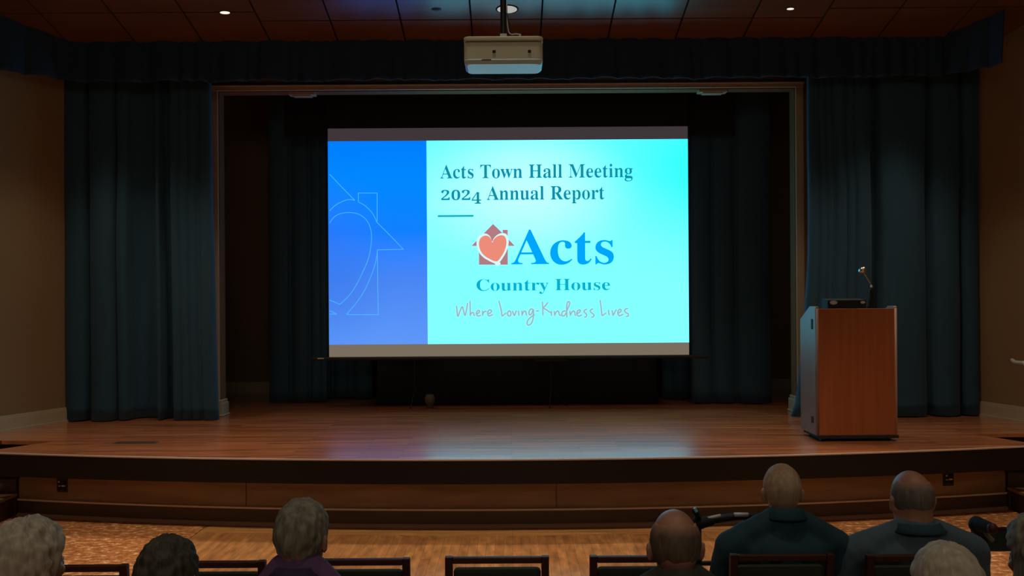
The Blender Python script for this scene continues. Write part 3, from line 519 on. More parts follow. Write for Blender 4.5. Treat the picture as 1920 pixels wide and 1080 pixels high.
def text_mesh(name, string, m, px0, px1, pbase, capx, wscale=None, off=0.0, dy=(0,), d=.003, oldstyle=False):
    """set string between px0 and px1 on baseline pbase; capx = cap height in pixels"""
    xpos = 0; segs = []
    for ch in string:
        if ch == ' ': xpos += 290; continue
        adv, sp = GL[ch]; dig = ch.isdigit() and oldstyle
        for s in sp: segs.append((s, xpos, ch, dig)); 
        xpos += adv
    width = xpos
    sz = capx / 680.0
    a = S(px0, pbase); b = S(px1, pbase - (px1-px0)*ROLL*0)
    sx = (b.x - a.x) / width; szz = sz / (F / DS)
    bmA = bmesh.new()
    for yo in dy:
        cu = bpy.data.curves.new('g', 'CURVE'); cu.dimensions = '2D'; cu.fill_mode = 'FRONT'; cu.offset = off; cu.resolution_u = 5
        for s, xo, ch, dig in segs:
            if ch == 'y':
                n = len(s) // 6; K = [[Vector((s[i*6+2*q] + xo, s[i*6+2*q+1], 0)) / 1000 for q in range(3)] for i in range(n)]; loop = []
                for i in range(n):
                    loop += geometry.interpolate_bezier(K[i][1], K[i][2], K[(i+1) % n][0], K[(i+1) % n][1], 5)[:-1]
                keep = [p for i, p in enumerate(loop) if (p - loop[i-1]).length > 1e-5]
                f_ = bmA.faces.new([bmA.verts.new(p) for p in keep]); bmA.normal_update(); bmesh.ops.triangulate(bmA, faces=[f_], ngon_method='EAR_CLIP'); continue
            n = len(s) // 6; spn = cu.splines.new('BEZIER'); spn.bezier_points.add(n - 1); spn.use_cyclic_u = True
            for i in range(n):
                bp = spn.bezier_points[i]; v = s[i*6:i*6+6]; c = []
                for q in range(3):
                    x, y = v[2*q], v[2*q+1]
                    if dig:
                        if ch == '4': y = y * .82 - 190
                        else: y *= .72
                    c.append(((x + xo) / 1000, y / 1000 + yo, 0))
                bp.handle_left_type = bp.handle_right_type = 'FREE'
                bp.handle_left, bp.co, bp.handle_right = c
        ob = bpy.data.objects.new('g', cu); COL.objects.link(ob)
        dg = bpy.context.evaluated_depsgraph_get()
        me = bpy.data.meshes.new_from_object(ob.evaluated_get(dg)); bmA.from_mesh(me)
        bpy.data.objects.remove(ob); bpy.data.meshes.remove(me); bpy.data.curves.remove(cu)
    for v in bmA.verts:
        x = a.x + v.co.x * 1000 * sx
        v.co = Vector((x, -d, a.z + v.co.y * 1000 * szz))
    me = bpy.data.meshes.new(name); bmA.to_mesh(me); bmA.free(); o = bpy.data.objects.new(name, me); COL.objects.link(o); o.parent = scr
    me.materials.append(m); return o
tcol = glow('slide_title_teal', lin(22, 138, 160)); acol = glow('slide_wordmark_blue', lin(0, 166, 250)); ccol = glow('slide_name_teal', lin(10, 172, 205))
text_mesh('title_line_meeting', 'Acts Town Hall Meeting', tcol, 826, 1187, 334.6, 25, off=-.004, dy=(-.009, .009))
text_mesh('title_line_report', '2024 Annual Report', tcol, 826, 1134, 375.4, 25, off=-.004, dy=(-.009, .009), oldstyle=True)
text_mesh('wordmark', 'Acts', acol, 960, 1156, 495.8, 64)
text_mesh('community_name', 'Country House', ccol, 892, 1145, 545.4, 21.5)
a = S(821, 406.5); b = S(888, 404); flat('title_rule', a.x, b.x, a.z - .004, a.z + .02, glow('slide_rule_teal', lin(28, 172, 188)), d=.003)
def ribbon(bm, pts, w, d, closed=False):
    """flat stroke of width w (metres) on the screen plane"""
    P = [Vector((p.x, p.z)) for p in pts]; n = len(P); A = []; B = []
    for i in range(n):
        q0 = P[(i-1) % n] if closed else P[max(i-1, 0)]; q1 = P[(i+1) % n] if closed else P[min(i+1, n-1)]
        t = (q1 - q0); t = t.normalized() if t.length > 1e-9 else Vector((1, 0)); nn = Vector((-t.y, t.x)) * w / 2
        A.append(bm.verts.new((P[i].x+nn.x, -d, P[i].y+nn.y))); B.append(bm.verts.new((P[i].x-nn.x, -d, P[i].y-nn.y)))
    for i in range(n if closed else n-1):
        j = (i+1) % n; bm.faces.new((A[i], A[j], B[j], B[i]))
def linkflat(name, bm, m, parent=scr):
    me = bpy.data.meshes.new(name); bm.to_mesh(me); bm.free(); o = bpy.data.objects.new(name, me); COL.objects.link(o); o.parent = parent; me.materials.append(m); return o
# tagline in thin handwriting
TG = [[(35,75),(40,130),(48,188),(70,135),(95,85),(112,140),(125,178),(142,110),(152,45)], [(178,22),(179,100),(180,185)], [(180,180),(188,158),(203,146),(215,152),(220,172),(230,182)],
 [(248,162),(268,150),(280,135),(268,124),(252,135),(245,160),(262,184),(295,175)], [(310,125),(311,150),(312,182)], [(312,170),(320,148),(338,133),(352,140)],
 [(365,160),(390,152),(406,132),(392,118),(372,128),(364,158),(380,183),(420,166)], [(482,22),(495,70),(508,125),(516,182),(535,170),(562,150)],
 [(592,128),(576,145),(576,170),(592,185),(608,172),(610,148),(598,130),(588,132)], [(625,128),(634,152),(646,178),(658,152),(668,125)], [(688,125),(692,150),(695,180)], [(688,86),(692,90)],
 [(725,125),(728,155),(730,182)], [(730,170),(738,148),(755,130),(768,140),(772,165),(779,182)],
 [(845,118),(825,108),(805,130),(802,160),(815,172),(834,150),(848,115),(848,170),(842,225),(825,262),(800,280),(782,268),(784,240),(810,205),(862,168)],
 [(875,131),(905,129)], [(943,30),(947,100),(950,180)], [(1003,38),(980,68),(957,98),(985,118),(1032,150)], [(1038,128),(1039,155),(1041,182)], [(1038,82),(1042,88)],
 [(1068,130),(1072,155),(1075,182)], [(1075,172),(1085,148),(1103,130),(1117,142),(1122,168),(1142,182)],
 [(1190,132),(1165,132),(1150,152),(1150,175),(1166,184),(1188,165),(1212,105),(1232,55),(1226,32),(1210,38),(1202,70),(1200,120),(1203,198)],
 [(1234,130),(1237,155),(1240,182)], [(1240,172),(1255,145),(1274,130),(1286,145),(1290,170),(1300,182)], [(1308,158),(1330,148),(1347,128),(1332,118),(1314,132),(1308,162),(1328,186),(1362,170)],
 [(1417,112),(1395,118),(1384,138),(1400,155),(1412,172),(1405,192),(1384,196)], [(1482,108),(1460,114),(1449,135),(1468,152),(1488,170),(1482,192),(1458,197)],
 [(1553,12),(1560,60),(1568,120),(1575,178),(1595,166),(1622,150)], [(1641,118),(1646,150),(1651,178)], [(1646,76),(1650,80)], [(1680,120),(1686,150),(1692,176),(1708,145),(1726,113)],
 [(1740,152),(1762,145),(1778,125),(1765,112),(1748,124),(1741,152),(1758,181),(1800,162)], [(1852,104),(1828,108),(1812,124),(1825,146),(1850,160),(1852,182),(1826,191)]]
tb = bmesh.new(); hb = bmesh.new()
for i, st in enumerate(TG):
    pth = smooth_path([S(850 + x/5.647, 560 + y/5.647) for x, y in st], 5)
    ribbon(tb, pth, .0135, .0042 + i*1e-6); ribbon(hb, pth, .032, .0028 + i*1e-6)
linkflat('tagline_halo', hb, glow('slide_halo', lin(165, 246, 250))); linkflat('tagline', tb, glow('slide_tagline_gray', lin(150, 178, 192)))
# heart-and-house emblem
def Z(x, y): return S(860 + x/4.909, 400 + y/4.909)
def poly(name, pts, m, d):
    bm = bmesh.new(); V = [bm.verts.new((p.x, -d, p.z)) for p in pts]; f = bm.faces.new(V); bm.normal_update(); bmesh.ops.triangulate(bm, faces=[f], ngon_method='EAR_CLIP'); return linkflat(name, bm, m)
hm = glow('slide_house_mauve', lin(178, 124, 130))
em = poly('emblem_house', [Z(*p) for p in ((317,97),(405,182),(405,152),(452,152),(452,232),(518,300),(453,300),(453,474),(187,474),(187,300),(118,300))], hm, .003)
heart = [(310,268),(296,232),(268,208),(232,208),(200,232),(187,275),(196,330),(225,378),(275,415),(350,443),(395,395),(425,340),(440,280),(436,235),(418,208),(385,202),(350,216),(322,244)]
hp = smooth_path([Z(*p) for p in heart], 4, closed=True)
c = Z(318, 320)
poly('emblem_heart_outline', [Vector((c.x + (p.x-c.x)*1.17, 0, c.z + (p.z-c.z)*1.17)) for p in hp], glow('slide_white', lin(212, 252, 252)), .0036)
bm = bmesh.new(); ribbon(bm, [Z(345, 440), Z(370, 478)], .06, .0038); linkflat('emblem_gap', bm, bpy.data.materials['slide_white'])
poly('emblem_heart', hp, glow('slide_coral', lin(238, 140, 122)), .0042)
# thin line drawing on the blue panel
def Q(x, y): return S(600 + x/2.842, 280 + y/2.842)
lm = glow('slide_line_blue', lin(75, 188, 255)); bm = bmesh.new()
LN = [(0, [(52,133),(120,205),(186,272)]), (1, [(52,328),(80,300),(120,278),(155,268),(186,272)]), (0, [(205,280),(204,233),(305,233),(305,385)]),
      (1, [(205,281),(240,300),(275,335),(295,368),(303,388)]), (0, [(303,388),(375,460),(445,533),(307,536),(304,556)]),
      (1, [(306,550),(292,620),(262,700),(215,790),(142,880)]), (0, [(142,880),(311,881),(306,540)]),
      (1, [(52,392),(75,362),(110,343),(160,337),(210,347),(250,380),(270,425),(275,480),(262,570),(235,640),(190,730),(150,785),(107,826)]), (0, [(107,826),(52,803)]),
      (0, [(52,860),(90,878),(52,878)])]
for i, (sm, p) in enumerate(LN):
    pp = [Q(*q) for q in p]
    ribbon(bm, smooth_path(pp, 6) if sm else [v for a_, b_ in zip(pp, pp[1:]) for v in (a_, b_)], .0075, .003 + i*1e-5)
linkflat('house_line_drawing', bm, lm)

# ================================================================ PROJECTOR on its ceiling pole
pj = empty('ceiling_projector', (0, 0, 0), label='beige ceiling projector hanging above the middle of the stage front', cat='projector')
pj.location = (at(944, 100, 4.85).x, 4.85, 3.40)
w = .449
def prof_box(bm, x0, x1, y0, y1, z0, z1, ins_b=0, rc=.03):
    """rounded plan box with an inset lower edge"""
    def ring(g, z):
        out = []
        for cx, cy, a0 in ((x1-rc-g, y0+rc+g, -PI/2), (x1-rc-g, y1-rc-g, 0), (x0+rc+g, y1-rc-g, PI/2), (x0+rc+g, y0+rc+g, PI)):
            for k in range(6): t = a0 + PI/2*k/5; out.append(bm.verts.new((cx + rc*math.cos(t), cy + rc*math.sin(t), z)))
        return out
    rs = [ring(ins_b, z0), ring(0, z0 + ins_b), ring(0, z1 - .004), ring(.004, z1)]
    for a, b in zip(rs, rs[1:]):
        n = len(a)
        for k in range(n): bm.faces.new((a[k], a[(k+1) % n], b[(k+1) % n], b[k]))
    bm.faces.new(rs[0][::-1]); bm.faces.new(rs[-1])
bm = bmesh.new(); prof_box(bm, -w/2, w/2, 0, .24, -.049, .046); link('case', bm, M['proj'], pj, bevel=.003)
bm = bmesh.new(); prof_box(bm, -w/2-.002, w/2+.002, -.008, .245, .050, .076, ins_b=.004); link('lid', bm, M['proj'], pj, bevel=.003)
bm = bmesh.new(); prof_box(bm, -w/2, w/2, -.003, .245, -.078, -.050, ins_b=.016); lowc = link('lower_shell', bm, M['projlow'], pj, bevel=.002, smooth=False)
bm = bmesh.new(); boxx(bm, -.125, -.07, -.006, 0, -.0605, -.0545); link('latch_slot', bm, M['blackmat'], lowc)
for x in (-.053, .148):
    bm = bmesh.new(); boxx(bm, x-.009, x+.009, -.001, .004, -.02, -.002); k = link('screw_recess', bm, M['blackmat'], pj)
    bm = bmesh.new(); boxx(bm, x-.009, x+.009, -.004, .003, -.0245, -.0205); link('recess_lip', bm, M['silver'], k)
bm = bmesh.new(); lathe(bm, [(.0, 0), (.045, 0), (.05, .01), (.05, .05), (.04, .055), (.0, .055)], (.09, .235, -.005), axis=(0, 1, 0)); link('lens', bm, M['blackm'], pj, smooth=False)
bm = bmesh.new(); boxx(bm, -.045, .042, .05, .22, .076, .09); boxx(bm, -.02, .02, .09, .15, .088, .12); link('mount_plate', bm, M['silver'], pj, bevel=.003)
bm = bmesh.new(); tube(bm, [(0, .12, .1), (0, .12, ceil_z(4.97) - 3.40)], .0175, 14); lathe(bm, [(0, 0), (.07, 0), (.07, .02), (0, .02)], (0, .12, ceil_z(4.97) - 3.43)); link('pole', bm, M['blackm'], pj)
for k, pts in enumerate(([(.06, .1, .075), (.085, .08, .095), (.10, .09, .112), (.075, .1, .12), (.03, .12, .14), (.02, .12, .3)], [(.13, .1, .072), (.115, .09, .088), (.09, .09, .085), (.075, .11, .078), (.05, .12, .1), (.02, .12, .25)])):
    bm = bmesh.new(); tube(bm, smooth_path(pts, 5), .0035, 6); link('cable', bm, M['blackm'] if k else M['silver'], pj, smooth=True)

# ================================================================ DOWNLIGHTS in the ceiling
nv = Vector((0, -.247, -1)).normalized()      # down-facing ceiling normal (panel rises toward the hall)
def ceil_pt(px, py):
    x = px - (py-540)*ROLL; y = py + (px-960)*ROLL; k = (HY - y) / F; D = (4.72 + .247*9.1 - H) / (k + .247)
    return Vector(((x - CX) * D / F, D, ceil_z(D)))
R_ = Vector((0, 0, 1)).rotation_difference(-nv)
for px, py, r, lab in ((422, 23, .05, 'small lit recessed downlight above the empty side of the stage'), (951, 17, .10, 'larger recessed downlight with pale reflector behind the projector pole'), (1482, 16, .036, 'small lit recessed downlight above the lectern side of the stage')):
    p = ceil_pt(px, py); e = empty('recessed_downlight', p, label=lab, cat='ceiling light', group=None)
    e.rotation_mode = 'QUATERNION'; e.rotation_quaternion = R_; e.scale = (1, .66 if r > .09 else .5, 1)
    bm = bmesh.new(); n = 28
    lathe(bm, [(r, -.004), (r*1.12, -.006), (r*1.15, -.001), (r*1.15, .004), (r, .004), (r*.98, 0)], seg=n); link('trim_ring', bm, M['groove'], e)
    bm = bmesh.new(); lathe(bm, [(r*.99, -.006), (r*.99, -.0045), (0, -.0045), (0, -.006)], seg=n)
    link('lens', bm, M['can'] if r > .09 else M['lamp'], e)
p = ceil_pt(818, 17); bm = bmesh.new(); lathe(bm, [(0, -.010), (.022, -.010), (.035, -.004), (.05, -.003), (.052, 0), (0, 0)], seg=24)
o = link('smoke_detector', bm, M['blackm'], smooth=False); o.location = p; o.rotation_mode = 'QUATERNION'; o.rotation_quaternion = R_; o.scale = (1, .55, 1)
tag(o, 'small round dark ceiling fitting left of the projector pole'.replace('left of', 'between the side downlight and'), 'ceiling fitting')

# ================================================================ LECTERN, its top box and microphone
LX0, LX1, LY, LD, LZ = 2.80, 3.515, 7.8, .42, 1.215
lec = empty('lectern', (LX0, LY, ZS), label='cherry wood lectern standing on the stage in front of the curtain', cat='lectern')
LW = LX1 - LX0
bm = bmesh.new(); boxx(bm, .0, LW, 0, .02, .055, LZ); link('front_panel', bm, M['lect'], lec, bevel=.004)
side = [(.012, .055), (.012, LZ), (.05, LZ + .022), (.16, LZ + .022), (LD, LZ - .105), (LD, .055)]
for x0, nm in ((-.016, 'side_panel'), (LW - .002, 'side_panel')):
    bm = bmesh.new(); prism(bm, side, x0, x0 + .018, swap=lambda x, y, z: (z, x, y)); sp_ = link(nm, bm, M['lectside'], lec, bevel=.003)
    if x0 < 0:
        bm = bmesh.new(); boxx(bm, -.021, -.016, .075, .11, LZ-.19, LZ-.095); link('pull_slot', bm, M['blackmat'], sp_)
        bm = bmesh.new(); boxx(bm, -.022, -.016, .075, .12, .16, .22); k = link('outlet_plate', bm, M['blackm'], sp_)
for x in (.0, LW):
    bm = bmesh.new(); tube(bm, [(x, .006, .055), (x, .006, LZ + .008)], .013, 12); ellipsoid(bm, (x, .006, LZ + .008), (.014,)*3)
    link('corner_post', bm, M['ledge'] if x else M['lectside'], lec, smooth=True)
bm = bmesh.new(); prism(bm, [(.02, LZ - .02), (.02, LZ - .004), (.15, LZ - .004), (LD, LZ - .13), (LD, LZ - .146), (.15, LZ - .02)], .002, LW - .002, swap=lambda x, y, z: (z, x, y)); link('reading_top', bm, M['lect'], lec)
bm = bmesh.new(); boxx(bm, .01, LW-.01, .03, LD, .06, .085); link('shelf', bm, M['lect'], lec)
bm = bmesh.new(); boxx(bm, .01, LW-.01, .03, LD, .6, .62); link('shelf', bm, M['lect'], lec)
bm = bmesh.new(); boxx(bm, .005, LW+.02, -.005, LD-.02, .028, .055); base = link('base', bm, M['blackmat'], lec)
for x in (.05, LW-.05):
    for y in (.05, LD-.07):
        bm = bmesh.new(); lathe(bm, [(0, -.012), (.02, -.012), (.02, .012), (0, .012)], (x, y, .0205), axis=(1, 0, 0)); link('caster', bm, M['blackm'], base)
ca = at(1587, 577, LY + .1)
kb = empty('control_box', (ca.x, LY + .08, ZS + LZ - .003), label='low black box with silver oval badges on top of the lectern', cat='electronics')
bm = bmesh.new(); prism(bm, [(0, 0), (.006, .082), (.16, .094), (.16, 0)], -.178, .178, swap=lambda x, y, z: (z, x, y)); link('case', bm, M['blackmat'], kb, bevel=.006)
for x, r in ((-.125, .034), (.145, .022)):
    bm = bmesh.new(); lathe(bm, [(0, 0), (1, 0), (1, .004), (0, .004)], (0, 0, 0), seg=28, axis=(0, -1, 0))
    bmesh.ops.scale(bm, vec=(r, 1, r*.55), verts=bm.verts[:]); bmesh.ops.translate(bm, vec=(x, .003, .058), verts=bm.verts[:]); link('badge', bm, M['silver'], kb)
mp_ = at(1639, 577, LY + .07)
mic = empty('gooseneck_microphone', (mp_.x, LY + .12, ZS + LZ - .003), label='silver gooseneck microphone on a black holder on the lectern', cat='microphone')
bm = bmesh.new(); boxx(bm, -.032, .032, -.03, .03, 0, .02); tube(bm, [(0, 0, 0), (.0, 0, .175)], .027, 14, .024); tube(bm, [(0, 0, .17), (.006, 0, .195)], .02, 12, .012); link('holder', bm, M['blackmat'], mic, bevel=0)
bm = bmesh.new(); tube(bm, smooth_path([(.006, 0, .185), (.0, 0, .21), (-.02, -.003, .245), (-.05, -.005, .295), (-.075, -.005, .335)], 5), .006, 10); lathe(bm, [(0, 0), (.01, .004), (.012, .02), (.008, .04), (0, .042)], (.012, 0, .18), axis=(-.45, 0, .9)); link('neck', bm, M['chrome'], mic, smooth=True)
bm = bmesh.new(); lathe(bm, [(0, 0), (.014, .004), (.03, .022), (.036, .032), (.036, .042), (.026, .056), (0, .062)], (-.072, -.005, .328), axis=(-.5, -.15, .8)); link('head', bm, M['chrome'], mic, smooth=True)

# ================================================================ SMALL THINGS ON AND UNDER THE STAGE
fb = empty('stage_floor_box', (at(257, 831, 8.0).x, 7.98, ZS), label='flat dark floor pocket cover set in the stage boards', cat='floor box')
bm = bmesh.new(); boxx(bm, -.2, .2, -.045, .045, 0, .004); link('cover', bm, mat('floor_pocket_cover', (.07, .055, .03), rough=.6), fb)
bm = bmesh.new(); boxx(bm, -.18, .18, -.035, -.02, .004, .006); boxx(bm, -.18, .18, .02, .035, .004, .006); link('flap_rim', bm, M['blackm'], fb)
for px, py, lab in ((115.5, 910, 'black connector plate on the stage front near the white haired woman'), (1772, 898, 'black connector plate on the stage front beyond the man in the polo')):
    th = math.asin((px - CX) / 205.5 / RB)
    x = (RB - .012) * math.sin(th); y = YB + RB - (RB - .012) * math.cos(th)
    z = at(px, py, y).z
    e = empty('connector_plate', (x, y, z), th, lab, 'wall plate')
    bm = bmesh.new(); boxx(bm, -.055, .055, -.006, .003, -.062, .062); link('plate', bm, M['blackm'], e, bevel=.002)
    for (dx, dz) in ((-.026, .028), (.026, .028), (-.026, -.024), (.026, -.024)):
        bm = bmesh.new(); lathe(bm, [(0, 0), (.018, 0), (.018, .006), (.012, .007), (.012, .004), (0, .004)], (dx, -.006, dz), axis=(0, -1, 0)); link('socket', bm, M['blackmat'], e)
    for q in ((-.03, -.012, -.008, .0), (.002, .034, -.008, .004), (-.034, -.018, .026, .04)):
        bm = bmesh.new(); boxx(bm, q[0], q[1], -.016, -.006, q[2], q[3]); link('metal_tab', bm, M['silver'], e)
# handrail at the far steps
hr = empty('stair_handrail', (5.35, 8.0, 0), label='pale curved handrail end above the steps at the lectern side wall', cat='handrail')
a = at(1898, 675, 8.35); b = at(1904, 679, 8.25); c = at(1918, 681, 8.1); d = at(1926, 686, 7.95)
o0 = Vector(hr.location)
bm = bmesh.new(); tube(bm, smooth_path([a-o0, b-o0, c-o0, d-o0, Vector((d.x+.12, 7.6, 1.05))-o0, Vector((d.x+.35, 7.2, .85))-o0], 6), .018, 12, cap=True); link('rail', bm, mat('handrail_paint', (.45, .38, .28), rough=.4), hr, smooth=True)
bm = bmesh.new(); tube(bm, [Vector((5.62, 7.25, .0))-o0 + Vector((.0, 0, 0)), Vector((d.x+.33, 7.25, .87))-o0], .014, 10)
link('post', bm, M['mahog'], hr)
# dim equipment under the screen
tb_ = empty('equipment_table', (.10, 10.92, ZS), label='long black covered equipment table in the dark below the screen', cat='table')
bm = bmesh.new(); boxx(bm, -1.74, 1.68, -.3, .3, .70, .73); link('tabletop', bm, M['blackmat'], tb_)
bm = bmesh.new()
for sx_ in (-1, 1):
    pass
n = 90; top = []; bot = []
for i in range(n):
    t = i/n*4; k = int(t); f = t-k
    P_ = [(-1.76, -.32), (1.70, -.32), (1.70, .32), (-1.76, .32), (-1.76, -.32)]
    x = P_[k][0]*(1-f) + P_[k+1][0]*f; y = P_[k][1]*(1-f) + P_[k+1][1]*f
    ww = .02*math.sin(i*1.3)
    top.append(bm.verts.new((x, y, .735))); bot.append(bm.verts.new((x*(1+.01)+(ww if k % 2 else 0), y*1.03+(0 if k % 2 else ww), .02)))
for i in range(n): bm.faces.new((top[i], top[(i+1) % n], bot[(i+1) % n], bot[i]))
bm.faces.new(top); link('table_drape', bm, M['black'], tb_)
def mstand(x, y, lab, h):
    e = empty('music_stand', (x, y, ZS), label=lab, cat='stand')
    bm = bmesh.new()
    tube(bm, [(0, 0, .12), (0, 0, h)], .009, 8); link('post', bm, M['blackm'], e)
    for k in range(3):
        a_ = 2*PI*k/3 + .4; bm = bmesh.new(); tube(bm, [(0, 0, .2), (.12*math.cos(a_), .12*math.sin(a_), .1), (.22*math.cos(a_), .22*math.sin(a_), .008)], .007, 8); link('leg', bm, M['blackm'], e)
    bm = bmesh.new(); box(bm, (0, -.02, h+.05), (.40, .012, .2), Matrix.Rotation(-.35, 3, 'X')); boxx(bm, -.2, .2, -.06, -.01, h-.05, h-.04); link('desk', bm, M['blackmat'], e, bevel=.003)
mstand(at(776, 700, 10.4).x, 10.47, 'thin dark music stand beside the tan drum below the screen', .62)
mstand(at(1033, 700, 10.4).x, 10.42, 'dark music stand in front of the black covered table', .60)
dr = empty('hand_drum', (at(806, 750, 10.3).x, 10.3, ZS), label='small tan rounded hand drum on the stage floor under the screen', cat='drum')
dr.rotation_euler = (0, 0, .3)
bm = bmesh.new(); lathe(bm, [(0, 0), (.03, 0), (.026, .015), (.045, .05), (.062, .09), (.060, .13), (.045, .165), (.04, .17), (0, .17)], seg=24); link('shell', bm, mat('tan_drum_shell', (.10, .085, .06), rough=.8), dr, smooth=True)
bm = bmesh.new(); lathe(bm, [(0, .171), (.038, .171), (.038, .178), (0, .182)], seg=24); link('drum_head', bm, M['blackmat'], dr)
# ================================================================ CHAIRS
def make_chair(label, group=None):
    """stacking armless chair: mahogany frame, padded green back and seat. local: back toward -Y, origin on the floor under the back rail"""
    t = empty('audience_chair', label=label, cat='chair', group=group)
    W = .43; zt = .922; p = .031
    bm = bmesh.new()
    boxx(bm, -W/2 + p, W/2 - p, -.012, .014, zt - .028, zt - .002); link('top_rail', bm, M['mahog'], t, bevel=.004)
    for s in (-1, 1):
        x = s * (W/2 - p/2)
        bm = bmesh.new(); tube_pts = [(x, 0, zt), (x, .02, .65), (x, .045, .45), (x, -.03, 0)]
        for a, b in zip(tube_pts, tube_pts[1:]):
            a = Vector(a); b = Vector(b); V = []
            for q in (a, b):
                for dx, dy in ((-p/2, -.014), (p/2, -.014), (p/2, .016), (-p/2, .016)): V.append(bm.verts.new((q.x+dx, q.y+dy, q.z)))
            for f in ((0, 1, 5, 4), (1, 2, 6, 5), (2, 3, 7, 6), (3, 0, 4, 7), (3, 2, 1, 0), (4, 5, 6, 7)): bm.faces.new([V[k] for k in f])
        link('leg', bm, M['mahog'], t, bevel=.003)
        bm = bmesh.new(); box(bm, (x, .47, .215), (.032, .032, .43)); link('leg', bm, M['mahog'], t, bevel=.003)
        bm = bmesh.new(); boxx(bm, x - .011, x + .011, .04, .46, .395, .435); link('side_rail', bm, M['mahog'], t, bevel=.003)
    bm = bmesh.new(); boxx(bm, -W/2 + p + .002, W/2 - p - .002, .01, .055, .545, zt - .056); link('backrest', bm, M['green'], t, bevel=.016, smooth=False)
    bm = bmesh.new(); boxx(bm, -W/2 + .008, W/2 - .008, .05, .51, .425, .49); link('seat', bm, M['green'], t, bevel=.022)
    bm = bmesh.new(); boxx(bm, -W/2 + p, W/2 - p, .455, .475, .39, .43); link('cross_rail', bm, M['mahog'], t, bevel=.003); bm = bmesh.new(); boxx(bm, -W/2 + p, W/2 - p, .035, .055, .39, .43); link('cross_rail', bm, M['mahog'], t, bevel=.003)
    return t
rowA = [(140, 3.46, 'dark framed chair beside the white haired woman, at the aisle end of the row'), (400, 3.50, 'empty dark framed chair between the dark haired head and the man in purple'),
        (671, 3.52, 'empty dark framed chair just past the man in purple'), (932, 3.535, 'empty dark framed chair in the middle of the row below the screen'),
        (1203, 3.535, 'empty dark framed chair in front of the bald man in olive'), (1466, 3.545, 'dark framed chair holding the man in the dark teal shirt'),
        (1722, 3.525, 'dark framed chair holding the bald man in the slate polo')]
proto = None; CH = {}
for px, D, lab in rowA:
    if proto is None: c = make_chair(lab, 'chairs in the row below the stage'); proto = c
    else: c = copy_tree(proto); c['label'] = lab
    c.location = (at(px, 1045, D).x, D, 0.004 if abs(at(px, 1045, D).x) > 2.7 else 0); CH[px] = c

